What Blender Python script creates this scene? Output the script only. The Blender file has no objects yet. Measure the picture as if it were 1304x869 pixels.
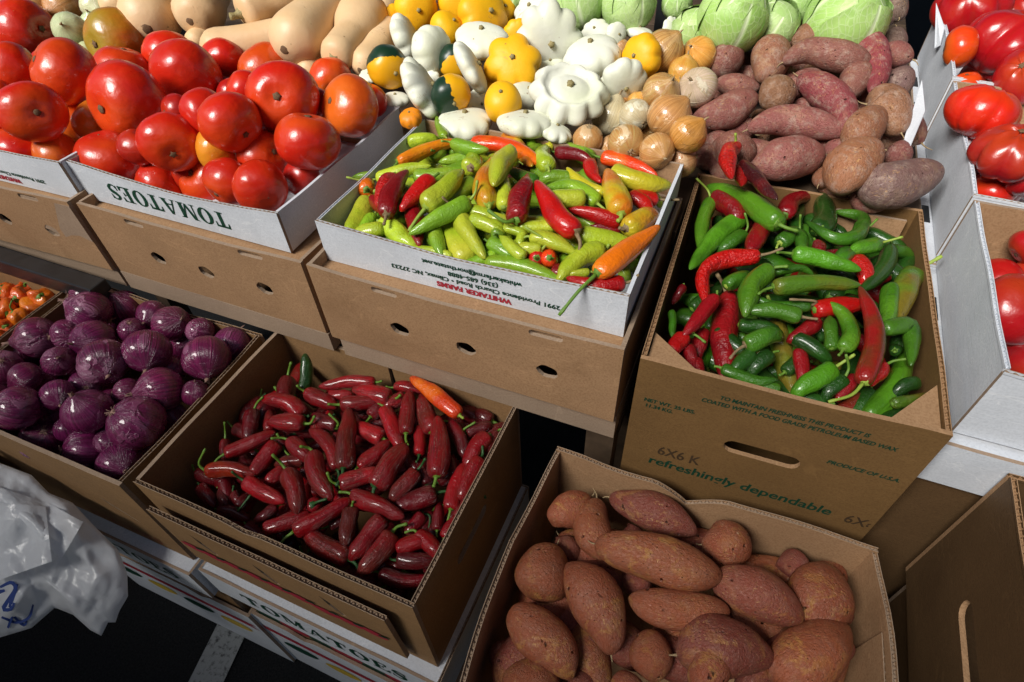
import bpy, bmesh, math, random
import numpy as np
from mathutils import Vector, Matrix, noise
from mathutils import geometry as mgeo
from mathutils.bvhtree import BVHTree

# ------------------------------------------------------------------ camera
SC = bpy.context.scene
COL = SC.collection
CAM = np.array([0.692, -0.440, 0.480])
FPX = 762.7
RIGHT = np.array([0.92337706, 0.38242274, -0.03358061])
UP = np.array([-0.25800811, 0.68297776, 0.68335437])
FWD = np.array([-0.28426507, 0.62232968, -0.72931416])
cd = bpy.data.cameras.new('camera')
cd.sensor_width = 36.0
cd.lens = 36.0 * FPX / 1304.0
cd.clip_start = 0.02
cd.clip_end = 400
cam = bpy.data.objects.new('camera', cd)
COL.objects.link(cam)
M = Matrix(((RIGHT[0], UP[0], -FWD[0], CAM[0]), (RIGHT[1], UP[1], -FWD[1], CAM[1]),
            (RIGHT[2], UP[2], -FWD[2], CAM[2]), (0, 0, 0, 1)))
cam.matrix_world = M
SC.camera = cam
# ------------------------------------------------------------------ sky, sun, exposure
SUN_ELEV, SUN_AZ = 46.0, 206.0      # azimuth: compass angle the light comes from (0 = +Y, clockwise)
wd = bpy.data.worlds.new('World')
SC.world = wd
wd.use_nodes = True
wn = wd.node_tree.nodes
sky = wn.new('ShaderNodeTexSky')
sky.sky_type = 'NISHITA'
sky.sun_disc = False
sky.sun_elevation = math.radians(SUN_ELEV)
sky.sun_rotation = math.radians(SUN_AZ)
sky.air_density = 1.0
sky.dust_density = 2.5
sky.ozone_density = 1.0
wn['Background'].inputs[1].default_value = 0.05
wd.node_tree.links.new(sky.outputs[0], wn['Background'].inputs[0])
sl = bpy.data.lights.new('sun', 'SUN')
sl.energy = 5.0
sl.angle = math.radians(25)
sl.color = (1.0, 0.97, 0.92)
so = bpy.data.objects.new('sun', sl)
COL.objects.link(so)
_e, _a = math.radians(SUN_ELEV), math.radians(SUN_AZ)
_to = Vector((math.sin(_a) * math.cos(_e), math.cos(_a) * math.cos(_e), math.sin(_e)))
so.rotation_euler = _to.to_track_quat('Z', 'Y').to_euler()
so.location = _to * 5
SC.view_settings.view_transform = 'Standard'
SC.view_settings.look = 'None'
SC.view_settings.exposure = 0.12
SC.view_settings.gamma = 1.0
SC.render.engine = 'CYCLES'

# ------------------------------------------------------------------ helpers
RNG = random.Random(7)


def ray(u, v):
    d = FWD * FPX + RIGHT * (u - 652.0) + UP * (434.5 - v)
    return d / np.linalg.norm(d)


def at(u, v, zf, dz=0.0):
    """Point of the place that the pixel shows, on the height field zf(x, y) + dz."""
    d = ray(u, v)
    z = zf(0.5, 0.3) + dz if callable(zf) else zf + dz
    p = CAM
    for _ in range(12):
        t = (z - CAM[2]) / d[2]
        p = CAM + d * t
        if not callable(zf):
            break
        z = 0.5 * z + 0.5 * (zf(p[0], p[1]) + dz)
    return p


def depth(p):
    return float(np.dot(np.asarray(p) - CAM, FWD))


def ppm(p):
    """metres for one photograph pixel at p"""
    return depth(p) / FPX


def put(name, me, mat=None, parent=None, loc=(0, 0, 0)):
    o = bpy.data.objects.new(name, me)
    COL.objects.link(o)
    if mat is not None and not me.materials:
        me.materials.append(mat)
    o.location = loc
    if parent is not None:
        o.parent = parent
    return o


def empty(name, loc=(0, 0, 0), rz=0.0):
    o = bpy.data.objects.new(name, None)
    COL.objects.link(o)
    o.location = loc
    o.rotation_euler = (0, 0, rz)
    o.empty_display_size = 0.05
    return o


def tag(o, label=None, cat=None, group=None, kind=None):
    if label:
        o['label'] = label
    if cat:
        o['category'] = cat
    if group:
        o['group'] = group
    if kind:
        o['kind'] = kind
    return o


def mesh(name, verts, faces, smooth=True, pt=None):
    me = bpy.data.meshes.new(name)
    me.from_pydata([tuple(map(float, v)) for v in verts], [], faces)
    if smooth:
        me.polygons.foreach_set('use_smooth', [True] * len(me.polygons))
    if pt is not None:
        a = me.attributes.new('pt', 'FLOAT_VECTOR', 'POINT')
        a.data.foreach_set('vector', np.asarray(pt, dtype=np.float32).ravel())
    me.update()
    return me


def boxes(name, lst, bev=0.0):
    """one mesh of axis boxes (x0,x1,y0,y1,z0,z1)"""
    bm = bmesh.new()
    for (x0, x1, y0, y1, z0, z1) in lst:
        r = bmesh.ops.create_cube(bm, size=1)
        for v in r['verts']:
            v.co = Vector(((x0 + x1) / 2 + v.co.x * (x1 - x0), (y0 + y1) / 2 + v.co.y * (y1 - y0), (z0 + z1) / 2 + v.co.z * (z1 - z0)))
    if bev:
        bmesh.ops.bevel(bm, geom=bm.edges[:], offset=bev, segments=2, affect='EDGES', profile=0.6)
    me = bpy.data.meshes.new(name)
    bm.to_mesh(me)
    bm.free()
    return me


def unit(v):
    v = np.asarray(v, float)
    n = np.linalg.norm(v)
    return v / n if n > 1e-12 else v


def catmull(P, n):
    P = [np.asarray(p, float) for p in P]
    if len(P) == 2:
        return np.array([P[0] + (P[1] - P[0]) * k for k in n])
    Q = [2 * P[0] - P[1]] + P + [2 * P[-1] - P[-2]]
    L = [0]
    for i in range(1, len(P)):
        L.append(L[-1] + np.linalg.norm(P[i] - P[i - 1]))
    L = np.array(L) / L[-1]
    out = []
    for k in n:
        i = min(max(int(np.searchsorted(L, k, side='right')) - 1, 0), len(P) - 2)
        t = (k - L[i]) / max(L[i + 1] - L[i], 1e-9)
        a, b, c, d = Q[i], Q[i + 1], Q[i + 2], Q[i + 3]
        out.append(0.5 * ((2 * b) + (-a + c) * t + (2 * a - 5 * b + 4 * c - d) * t * t + (-a + 3 * b - 3 * c + d) * t ** 3))
    return np.array(out)


def sweep(P, rad, nseg=14, nr=18, shape=None, even=False):
    """closed tube round spine P; rad(t) radius; shape(a, t) multiplies it. Returns verts, faces, pt"""
    ts = np.linspace(0, 1, nr) if even else 0.5 - 0.5 * np.cos(np.linspace(0, 1, nr) * math.pi)
    S = catmull(P, ts)
    T = np.gradient(S, axis=0)
    T = T / np.maximum(np.linalg.norm(T, axis=1, keepdims=True), 1e-9)
    ref = np.array([0, 0, 1.0]) if abs(T[0][2]) < 0.9 else np.array([1.0, 0, 0])
    N = unit(np.cross(T[0], ref))
    V, PT = [], []
    for i, t in enumerate(ts):
        N = unit(N - T[i] * np.dot(N, T[i]))
        Bv = np.cross(T[i], N)
        r = rad(t)
        for j in range(nseg):
            a = 2 * math.pi * j / nseg
            k = r * (shape(a, t) if shape else 1.0)
            V.append(S[i] + (N * math.cos(a) + Bv * math.sin(a)) * k)
            PT.append((math.cos(a), math.sin(a), t))
    F = []
    for i in range(nr - 1):
        for j in range(nseg):
            j2 = (j + 1) % nseg
            F.append((i * nseg + j, (i + 1) * nseg + j, (i + 1) * nseg + j2, i * nseg + j2))
    V.append(S[0]); PT.append((0, 0, 0))
    V.append(S[-1]); PT.append((0, 0, 1))
    b, e = len(V) - 2, len(V) - 1
    for j in range(nseg):
        j2 = (j + 1) % nseg
        F.append((b, j, j2))
        F.append((e, (nr - 1) * nseg + j2, (nr - 1) * nseg + j))
    return V, F, PT


def join(*parts):
    V, F, PT = [], [], []
    for v, f, p in parts:
        o = len(V)
        V += list(v)
        F += [tuple(i + o for i in q) for q in f]
        PT += list(p)
    return V, F, PT


def prof(xs, ys):
    xs, ys = np.array(xs), np.array(ys)
    return lambda t: float(np.interp(t, xs, ys))


def frame(axis):
    a = unit(axis)
    ref = np.array([0, 0, 1.0]) if abs(a[2]) < 0.9 else np.array([1.0, 0, 0])
    n = unit(np.cross(a, ref))
    return a, n, np.cross(a, n)


def nz(p, s, seed):
    return noise.noise(Vector((p[0] * s + seed * 3.1, p[1] * s + seed * 1.7, p[2] * s - seed * 2.3)))


# ------------------------------------------------------------------ materials
def newmat(name):
    m = bpy.data.materials.new(name)
    m.use_nodes = True
    nt = m.node_tree
    return m, nt, nt.nodes['Principled BSDF']


class NB:
    """small node-building helper"""

    def __init__(s, nt):
        s.nt = nt

    def n(s, t, **k):
        x = s.nt.nodes.new(t)
        for a, b in k.items():
            setattr(x, a, b)
        return x

    def l(s, a, b):
        s.nt.links.new(a, b)

    def val(s, inp, v):
        if hasattr(v, 'is_linked') or hasattr(v, 'links'):
            s.l(v, inp)
        else:
            inp.default_value = v

    def attr(s, name, typ='GEOMETRY'):
        x = s.n('ShaderNodeAttribute', attribute_name=name)
        x.attribute_type = typ
        return x

    def math(s, op, a, b=0.0, c=0.0):
        x = s.n('ShaderNodeMath', operation=op)
        s.val(x.inputs[0], a)
        s.val(x.inputs[1], b)
        if op in ('MULTIPLY_ADD', 'SMOOTH_MIN'):
            s.val(x.inputs[2], c)
        return x.outputs[0]

    def mix(s, f, a, b, mode='MIX'):
        x = s.n('ShaderNodeMix', data_type='RGBA', blend_type=mode)
        s.val(x.inputs[0], f)
        s.val(x.inputs[6], a)
        s.val(x.inputs[7], b)
        return x.outputs[2]

    def ramp(s, f, stops, interp='LINEAR'):
        x = s.n('ShaderNodeValToRGB')
        x.color_ramp.interpolation = interp
        e = x.color_ramp.elements
        while len(e) < len(stops):
            e.new(0.5)
        for i, (p, c) in enumerate(stops):
            e[i].position = p
            e[i].color = (c, c, c, 1) if isinstance(c, (int, float)) else (*c, 1)
        s.val(x.inputs[0], f)
        return x.outputs[0]

    def noise(s, vec, scale, detail=3, rough=0.55, dist=0.0):
        x = s.n('ShaderNodeTexNoise')
        if vec is not None:
            s.l(vec, x.inputs['Vector'])
        x.inputs['Scale'].default_value = scale
        x.inputs['Detail'].default_value = detail
        x.inputs['Roughness'].default_value = rough
        x.inputs['Distortion'].default_value = dist
        return x.outputs[0]

    def voro(s, vec, scale, feature='F1'):
        x = s.n('ShaderNodeTexVoronoi', feature=feature)
        if vec is not None:
            s.l(vec, x.inputs['Vector'])
        x.inputs['Scale'].default_value = scale
        return x.outputs[0]

    def vmul(s, vec, k):
        x = s.n('ShaderNodeVectorMath', operation='MULTIPLY')
        s.l(vec, x.inputs[0])
        x.inputs[1].default_value = k
        return x.outputs[0]

    def vadd(s, a, b):
        x = s.n('ShaderNodeVectorMath', operation='ADD')
        s.l(a, x.inputs[0])
        s.val(x.inputs[1], b)
        return x.outputs[0]

    def bump(s, h, strength, dist=0.002):
        x = s.n('ShaderNodeBump')
        s.val(x.inputs['Strength'], strength)
        x.inputs['Distance'].default_value = dist
        s.l(h, x.inputs['Height'])
        return x.outputs[0]

    def coords(s):
        """object coordinates shifted by the object's own random number, the pt attribute, the random number"""
        tc = s.n('ShaderNodeTexCoord')
        oi = s.n('ShaderNodeObjectInfo')
        cx = s.n('ShaderNodeCombineXYZ')
        r = s.math('MULTIPLY', oi.outputs['Random'], 37.0)
        for i in range(3):
            s.l(r, cx.inputs[i])
        ob = s.vadd(tc.outputs['Object'], cx.outputs[0])
        pt = s.attr('pt').outputs['Vector']
        ptv = s.vadd(pt, cx.outputs[0])
        return ob, pt, ptv, oi

    def sepz(s, v):
        x = s.n('ShaderNodeSeparateXYZ')
        s.l(v, x.inputs[0])
        return x.outputs


MAT = {}


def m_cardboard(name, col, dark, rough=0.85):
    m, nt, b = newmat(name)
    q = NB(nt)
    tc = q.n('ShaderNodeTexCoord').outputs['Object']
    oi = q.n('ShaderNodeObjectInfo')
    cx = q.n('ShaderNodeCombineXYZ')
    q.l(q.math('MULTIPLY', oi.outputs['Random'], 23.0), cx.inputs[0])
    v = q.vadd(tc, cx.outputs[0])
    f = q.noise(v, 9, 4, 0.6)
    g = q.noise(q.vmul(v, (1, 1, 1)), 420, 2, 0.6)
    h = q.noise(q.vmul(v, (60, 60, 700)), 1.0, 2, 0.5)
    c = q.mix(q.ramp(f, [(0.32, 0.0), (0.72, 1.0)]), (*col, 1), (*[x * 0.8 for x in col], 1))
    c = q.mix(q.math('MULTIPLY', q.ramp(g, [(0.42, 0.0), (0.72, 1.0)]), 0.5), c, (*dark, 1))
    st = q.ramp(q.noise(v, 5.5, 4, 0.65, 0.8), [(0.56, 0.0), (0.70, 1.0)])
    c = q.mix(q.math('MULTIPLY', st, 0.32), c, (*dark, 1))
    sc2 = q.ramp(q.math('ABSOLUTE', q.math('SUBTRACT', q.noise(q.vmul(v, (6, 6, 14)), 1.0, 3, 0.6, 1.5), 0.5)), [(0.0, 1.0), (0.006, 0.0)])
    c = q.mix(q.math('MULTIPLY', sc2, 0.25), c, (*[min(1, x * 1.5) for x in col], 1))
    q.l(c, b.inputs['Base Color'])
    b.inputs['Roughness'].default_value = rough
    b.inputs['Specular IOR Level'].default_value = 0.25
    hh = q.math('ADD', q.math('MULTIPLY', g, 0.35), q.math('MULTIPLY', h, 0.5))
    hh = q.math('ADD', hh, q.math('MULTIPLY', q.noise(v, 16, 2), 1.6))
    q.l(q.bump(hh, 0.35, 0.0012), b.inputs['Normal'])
    MAT[name] = m
    return m


def m_plain(name, col, rough=0.5, spec=0.5, nscale=60, namp=0.25, bump=0.1, c2=None):
    m, nt, b = newmat(name)
    q = NB(nt)
    tc = q.n('ShaderNodeTexCoord').outputs['Object']
    f = q.noise(tc, nscale, 3, 0.6)
    d = c2 or [x * (1 - namp) for x in col]
    c = q.mix(q.ramp(f, [(0.35, 0.0), (0.7, 1.0)]), (*col, 1), (*d, 1))
    q.l(c, b.inputs['Base Color'])
    b.inputs['Roughness'].default_value = rough
    b.inputs['Specular IOR Level'].default_value = spec
    if bump:
        q.l(q.bump(f, bump, 0.001), b.inputs['Normal'])
    MAT[name] = m
    return m


m_cardboard('cardboard', (0.40, 0.238, 0.125), (0.19, 0.098, 0.042))
m_cardboard('cardboard_tan', (0.31, 0.178, 0.078), (0.15, 0.08, 0.036))
m_cardboard('cardboard_waxed', (0.20, 0.112, 0.042), (0.11, 0.056, 0.022), 0.55)
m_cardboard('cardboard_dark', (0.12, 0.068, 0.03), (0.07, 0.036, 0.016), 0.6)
m_cardboard('cardboard_raw', (0.37, 0.27, 0.19), (0.22, 0.14, 0.09))
m_cardboard('white_board', (0.70, 0.735, 0.79), (0.46, 0.49, 0.53), 0.6)
m_plain('print_green', (0.005, 0.055, 0.030), 0.6, 0.3, 300, 0.35, 0)
m_plain('print_red', (0.42, 0.03, 0.05), 0.6, 0.3, 300, 0.3, 0)
m_plain('print_grey', (0.07, 0.042, 0.022), 0.7, 0.2, 300, 0.35, 0)
m_plain('print_rust', (0.30, 0.09, 0.04), 0.7, 0.2, 300, 0.35, 0)
m_plain('print_yellow', (0.65, 0.45, 0.05), 0.6, 0.3, 200, 0.3, 0)
m_plain('print_blue', (0.02, 0.05, 0.22), 0.5, 0.3, 200, 0.2, 0)
m_plain('black_metal', (0.02, 0.022, 0.025), 0.35, 0.5, 40, 0.4, 0.05)
m_plain('wood_dark', (0.10, 0.065, 0.04), 0.7, 0.3, 30, 0.5, 0.2)


def pepper_mat():
    m, nt, b = newmat('pepper_skin')
    q = NB(nt)
    ob, pt, ptv, oi = q.coords()
    c1 = oi.outputs['Color']
    c2 = q.attr('c2', 'OBJECT').outputs['Color']
    wr = q.attr('wr', 'OBJECT').outputs['Fac']
    cork = q.attr('cork', 'OBJECT').outputs['Fac']
    amt = q.attr('mixed', 'OBJECT').outputs['Fac']
    f = q.noise(ob, 22, 2, 0.5)
    f2 = q.ramp(q.math('ADD', f, q.math('SUBTRACT', amt, 0.5)), [(0.42, 0.0), (0.62, 1.0)])
    c = q.mix(f2, c1, c2)
    blot = q.ramp(q.noise(ob, 130, 3, 0.6), [(0.3, 0.0), (0.75, 1.0)])
    c = q.mix(q.math('MULTIPLY', blot, 0.22), c, q.mix(0.5, c, (0.02, 0.01, 0.0, 1)))
    # corking: fine pale cracks along the fruit
    st = q.noise(q.vmul(ptv, (3.4, 3.4, 1.1)), 1.6, 3, 0.65, 0.6)
    line = q.ramp(q.math('ABSOLUTE', q.math('SUBTRACT', st, 0.5)), [(0.0, 1.0), (0.03, 0.0)])
    patch = q.ramp(q.noise(ob, 30, 2), [(0.36, 0.0), (0.55, 1.0)])
    cf = q.math('MULTIPLY', q.math('MULTIPLY', line, patch), cork)
    c = q.mix(q.math('MULTIPLY', cf, 0.8), c, (0.46, 0.20, 0.15, 1))
    sp = q.ramp(q.voro(ob, 170), [(0.02, 1.0), (0.07, 0.0)])
    sp = q.math('MULTIPLY', sp, q.ramp(q.noise(ob, 60, 1), [(0.6, 0.0), (0.66, 1.0)]))
    c = q.mix(q.math('MULTIPLY', sp, 0.5), c, (0.12, 0.06, 0.02, 1))
    q.l(c, b.inputs['Base Color'])
    r = q.math('ADD', 0.26, q.math('MULTIPLY', blot, 0.16))
    q.l(q.math('ADD', r, q.math('MULTIPLY', cf, 0.25)), b.inputs['Roughness'])
    b.inputs['Specular IOR Level'].default_value = 0.35
    b.inputs['Coat Weight'].default_value = 0.45
    b.inputs['Coat Roughness'].default_value = 0.08
    b.inputs['Subsurface Weight'].default_value = 0.0
    w1 = q.noise(q.vmul(ptv, (1.2, 1.2, 14.0)), 1.6, 3, 0.6, 0.6)
    w2 = q.noise(ob, 75, 3, 0.6)
    w3 = q.noise(q.vmul(ptv, (2.0, 2.0, 5.0)), 1.3, 3, 0.6, 0.4)
    h = q.math('ADD', q.math('MULTIPLY', w1, q.math('ADD', wr, 0.12)), q.math('MULTIPLY', w2, 0.28))
    h = q.math('ADD', h, q.math('MULTIPLY', w3, 0.3))
    h = q.math('ADD', h, q.math('MULTIPLY', cf, 0.3))
    q.l(q.bump(h, 0.9, 0.0045), b.inputs['Normal'])
    MAT['pepper_skin'] = m


def tomato_mat():
    m, nt, b = newmat('tomato_skin')
    q = NB(nt)
    ob, pt, ptv, oi = q.coords()
    c1 = oi.outputs['Color']
    c2 = q.attr('c2', 'OBJECT').outputs['Color']
    amt = q.attr('mixed', 'OBJECT').outputs['Fac']
    z = q.sepz(pt)[2]
    f = q.noise(ob, 11, 2, 0.5)
    top = q.ramp(z, [(0.0, 1.0), (0.45, 0.0)])
    k = q.math('ADD', q.math('MULTIPLY', top, 0.25), q.math('SUBTRACT', amt, 0.5))
    f2 = q.ramp(q.math('ADD', f, k), [(0.42, 0.0), (0.7, 1.0)])
    c = q.mix(f2, c1, c2)
    st = q.ramp(q.noise(q.vmul(ptv, (5, 5, 1.0)), 1.5, 3, 0.6), [(0.45, 0.0), (0.75, 1.0)])
    c = q.mix(q.math('MULTIPLY', st, 0.22), c, c2)
    sp = q.ramp(q.voro(ob, 95), [(0.03, 1.0), (0.09, 0.0)])
    sp = q.math('MULTIPLY', sp, q.ramp(q.noise(ob, 35, 1), [(0.62, 0.0), (0.68, 1.0)]))
    c = q.mix(q.math('MULTIPLY', sp, 0.6), c, (0.55, 0.30, 0.12, 1))
    q.l(c, b.inputs['Base Color'])
    q.l(q.math('ADD', 0.22, q.math('MULTIPLY', q.noise(ob, 60, 3), 0.18)), b.inputs['Roughness'])
    b.inputs['Specular IOR Level'].default_value = 0.5
    b.inputs['Coat Weight'].default_value = 0.28
    b.inputs['Coat Roughness'].default_value = 0.12
    hb = q.math('ADD', q.noise(ob, 26, 2), q.math('MULTIPLY', q.noise(ob, 90, 3), 0.25))
    q.l(q.bump(hb, 0.5, 0.006), b.inputs['Normal'])
    MAT['tomato_skin'] = m


def onion_mat():
    m, nt, b = newmat('onion_skin')
    q = NB(nt)
    ob, pt, ptv, oi = q.coords()
    c1 = oi.outputs['Color']
    c2 = q.attr('c2', 'OBJECT').outputs['Color']
    fl = q.attr('flake', 'OBJECT').outputs['Fac']
    st = q.noise(q.vmul(ptv, (16, 16, 0.7)), 1.0, 3, 0.65, 0.25)
    fine = q.noise(q.vmul(ptv, (40, 40, 0.8)), 1.0, 2, 0.6)
    c = q.mix(q.ramp(st, [(0.35, 0.0), (0.68, 1.0)]), c1, c2)
    c = q.mix(q.math('MULTIPLY', q.ramp(fine, [(0.5, 0.0), (0.62, 1.0)]), 0.35), c, q.mix(0.5, c, (0.02, 0.01, 0.01, 1)))
    pa = q.ramp(q.noise(ob, 26, 4, 0.62, 0.8), [(0.55, 0.0), (0.6, 1.0)])
    pal = q.attr('pale', 'OBJECT').outputs['Color']
    c = q.mix(q.math('MULTIPLY', pa, fl), c, pal)
    dark = q.ramp(q.noise(ob, 45, 3), [(0.62, 0.0), (0.75, 1.0)])
    c = q.mix(q.math('MULTIPLY', dark, 0.45), c, q.mix(0.75, c, (0.01, 0.005, 0.005, 1)))
    q.l(c, b.inputs['Base Color'])
    q.l(q.math('ADD', 0.12, q.math('MULTIPLY', q.noise(ob, 70, 3), 0.32)), b.inputs['Roughness'])
    b.inputs['Specular IOR Level'].default_value = 0.5
    b.inputs['Coat Weight'].default_value = 0.45
    b.inputs['Coat Roughness'].default_value = 0.07
    h = q.math('ADD', q.math('MULTIPLY', st, 0.55), q.math('MULTIPLY', pa, 0.35))
    h = q.math('ADD', h, q.math('MULTIPLY', q.noise(ob, 50, 3), 0.5))
    q.l(q.bump(h, q.attr('relief', 'OBJECT').outputs['Fac'], 0.004), b.inputs['Normal'])
    MAT['onion_skin'] = m


def potato_mat():
    m, nt, b = newmat('sweet_potato_skin')
    q = NB(nt)
    ob, pt, ptv, oi = q.coords()
    c1 = oi.outputs['Color']
    c2 = q.attr('c2', 'OBJECT').outputs['Color']
    f = q.noise(ob, 42, 6, 0.72, 0.6)
    fb = q.noise(ob, 14, 2, 0.5)
    fm = q.math('MULTIPLY', q.ramp(f, [(0.52, 0.0), (0.60, 1.0)]), q.ramp(fb, [(0.40, 0.15), (0.60, 1.0)]))
    c = q.mix(fm, c1, c2)
    f3 = q.noise(ob, 120, 4, 0.7)
    c = q.mix(q.math('MULTIPLY', q.ramp(f3, [(0.4, 0.0), (0.75, 1.0)]), 0.4), c, q.mix(0.5, c, (0.30, 0.20, 0.13, 1)))
    # scratches of peeled skin and dark pits
    sc = q.noise(q.vmul(ptv, (3.0, 3.0, 10.0)), 3.0, 3, 0.7, 0.8)
    peel = q.math('MULTIPLY', q.ramp(sc, [(0.58, 0.0), (0.62, 1.0)]), q.ramp(q.noise(ob, 40, 2), [(0.5, 0.0), (0.62, 1.0)]))
    c = q.mix(q.math('MULTIPLY', peel, 0.6), c, (0.55, 0.31, 0.12, 1))
    pit = q.ramp(q.voro(q.vmul(ptv, (1.5, 1.5, 7)), 3.1), [(0.05, 1.0), (0.12, 0.0)])
    obw = q.vadd(ob, q.vmul(q.n('ShaderNodeTexNoise').outputs[1], (0.01, 0.01, 0.01)))
    pit2 = q.ramp(q.voro(obw, 75), [(0.06, 1.0), (0.17, 0.0)])
    pit2 = q.math('MULTIPLY', pit2, q.ramp(q.noise(ob, 32, 1), [(0.48, 0.0), (0.58, 1.0)]))
    pp = q.math('MAXIMUM', q.math('MULTIPLY', pit, 0.7), pit2)
    c = q.mix(q.math('MULTIPLY', pp, 0.85), c, (0.04, 0.022, 0.018, 1))
    du = q.math('MULTIPLY', q.ramp(q.noise(ob, 75, 5, 0.75), [(0.5, 0.0), (0.68, 1.0)]), q.attr('dusty', 'OBJECT').outputs['Fac'])
    c = q.mix(du, c, (0.42, 0.31, 0.25, 1))
    lt = q.ramp(q.voro(q.vmul(ob, (1.0, 1.0, 1.6)), 46), [(0.03, 1.0), (0.10, 0.0)])
    lt = q.math('MULTIPLY', lt, q.ramp(q.noise(ob, 21, 1), [(0.55, 0.0), (0.62, 1.0)]))
    c = q.mix(q.math('MULTIPLY', lt, 0.6), c, (0.55, 0.40, 0.26, 1))
    q.l(c, b.inputs['Base Color'])
    b.inputs['Roughness'].default_value = 0.44
    b.inputs['Specular IOR Level'].default_value = 0.4
    h = q.math('ADD', q.math('MULTIPLY', f3, 0.16), q.math('MULTIPLY', sc, 0.4))
    h = q.math('SUBTRACT', h, q.math('MULTIPLY', pp, 0.6))
    q.l(q.bump(h, 0.9, 0.0065), b.inputs['Normal'])
    MAT['sweet_potato_skin'] = m


def squash_mat():
    m, nt, b = newmat('squash_skin')
    q = NB(nt)
    ob, pt, ptv, oi = q.coords()
    c1 = oi.outputs['Color']
    c2 = q.attr('c2', 'OBJECT').outputs['Color']
    f = q.noise(ob, 14, 3, 0.55)
    c = q.mix(q.math('MULTIPLY', q.ramp(f, [(0.42, 0.0), (0.75, 1.0)]), 0.6), c1, c2)
    sp = q.ramp(q.voro(ob, 48), [(0.04, 1.0), (0.10, 0.0)])
    sp = q.math('MULTIPLY', sp, q.ramp(q.noise(ob, 22, 1), [(0.50, 0.0), (0.58, 1.0)]))
    c = q.mix(q.math('MULTIPLY', sp, 0.7), c, (0.22, 0.11, 0.04, 1))
    sc = q.ramp(q.math('ABSOLUTE', q.math('SUBTRACT', q.noise(q.vmul(ob, (14, 40, 22)), 1.0, 3, 0.6, 1.0), 0.5)), [(0.0, 1.0), (0.012, 0.0)])
    sc = q.math('MULTIPLY', sc, q.ramp(q.noise(ob, 17, 2), [(0.6, 0.0), (0.66, 1.0)]))
    c = q.mix(q.math('MULTIPLY', sc, 0.5), c, (0.30, 0.17, 0.08, 1))
    q.l(c, b.inputs['Base Color'])
    q.l(q.math('ADD', 0.36, q.math('MULTIPLY', q.noise(ob, 40, 3), 0.25)), b.inputs['Roughness'])
    b.inputs['Specular IOR Level'].default_value = 0.4
    q.l(q.bump(q.noise(ob, 45, 4), 0.35, 0.003), b.inputs['Normal'])
    MAT['squash_skin'] = m
    # two-tone skin: dark green and yellow with a ragged border round the fruit
    m, nt, b = newmat('two_tone_squash_skin')
    q = NB(nt)
    ob, pt, ptv, oi = q.coords()
    tc = q.n('ShaderNodeTexCoord').outputs['Object']
    dr = q.attr('split', 'OBJECT').outputs['Vector']
    dt = q.n('ShaderNodeVectorMath', operation='DOT_PRODUCT')
    q.l(tc, dt.inputs[0])
    q.l(dr, dt.inputs[1])
    v = q.math('ADD', q.math('ADD', dt.outputs['Value'], 0.5), q.math('MULTIPLY', q.math('SUBTRACT', q.noise(ob, 60, 2), 0.5), 0.35))
    f = q.ramp(v, [(0.49, 0.0), (0.51, 1.0)])
    c = q.mix(f, (0.80, 0.40, 0.008, 1), (0.010, 0.035, 0.018, 1))
    q.l(c, b.inputs['Base Color'])
    b.inputs['Roughness'].default_value = 0.35
    MAT['two_tone_squash_skin'] = m


def cabbage_mat():
    m, nt, b = newmat('cabbage_leaf')
    q = NB(nt)
    ob, pt, ptv, oi = q.coords()
    s = q.sepz(pt)
    u, v = s[0], s[1]
    au = q.math('ABSOLUTE', u)
    mid = q.ramp(au, [(0.0, 1.0), (0.05, 0.55), (0.09, 0.0)])
    warp = q.math('MULTIPLY', q.math('SUBTRACT', q.noise(ob, 24, 2), 0.5), 1.6)
    lat = q.math('ADD', q.math('SUBTRACT', q.math('MULTIPLY', v, 9.0), q.math('MULTIPLY', au, 6.5)), warp)
    lat = q.math('ABSOLUTE', q.math('SUBTRACT', q.math('FRACT', lat), 0.5))
    latv = q.ramp(lat, [(0.0, 1.0), (0.04, 0.3), (0.09, 0.0)])
    nv = q.vadd(ob, q.vmul(q.n('ShaderNodeTexNoise').outputs[1], (0.01, 0.01, 0.01)))
    net = q.ramp(q.voro(nv, 70, 'DISTANCE_TO_EDGE'), [(0.0, 1.0), (0.05, 0.3), (0.12, 0.0)])
    vein = q.math('MAXIMUM', mid, q.math('MAXIMUM', q.math('MULTIPLY', latv, 0.6), q.math('MULTIPLY', net, 0.3)))
    f = q.noise(ob, 12, 3)
    base = q.mix(q.ramp(f, [(0.35, 0.0), (0.65, 1.0)]), (0.25, 0.46, 0.07, 1), (0.46, 0.62, 0.22, 1))
    base = q.mix(0.4, base, oi.outputs['Color'])
    base = q.mix(q.math('MULTIPLY', q.ramp(q.noise(ob, 30, 4, 0.65), [(0.4, 0.0), (0.7, 1.0)]), 0.25), base, (0.13, 0.32, 0.03, 1))
    c = q.mix(q.math('MULTIPLY', vein, 0.85), base, (0.68, 0.76, 0.50, 1))
    q.l(c, b.inputs['Base Color'])
    b.inputs['Roughness'].default_value = 0.42
    b.inputs['Specular IOR Level'].default_value = 0.35
    h = q.math('ADD', q.math('MULTIPLY', vein, 0.6), q.math('MULTIPLY', q.noise(ob, 40, 3), 1.5))
    q.l(q.bump(h, 0.4, 0.003), b.inputs['Normal'])
    MAT['cabbage_leaf'] = m


pepper_mat(); tomato_mat(); onion_mat(); potato_mat(); squash_mat(); cabbage_mat()


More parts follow.
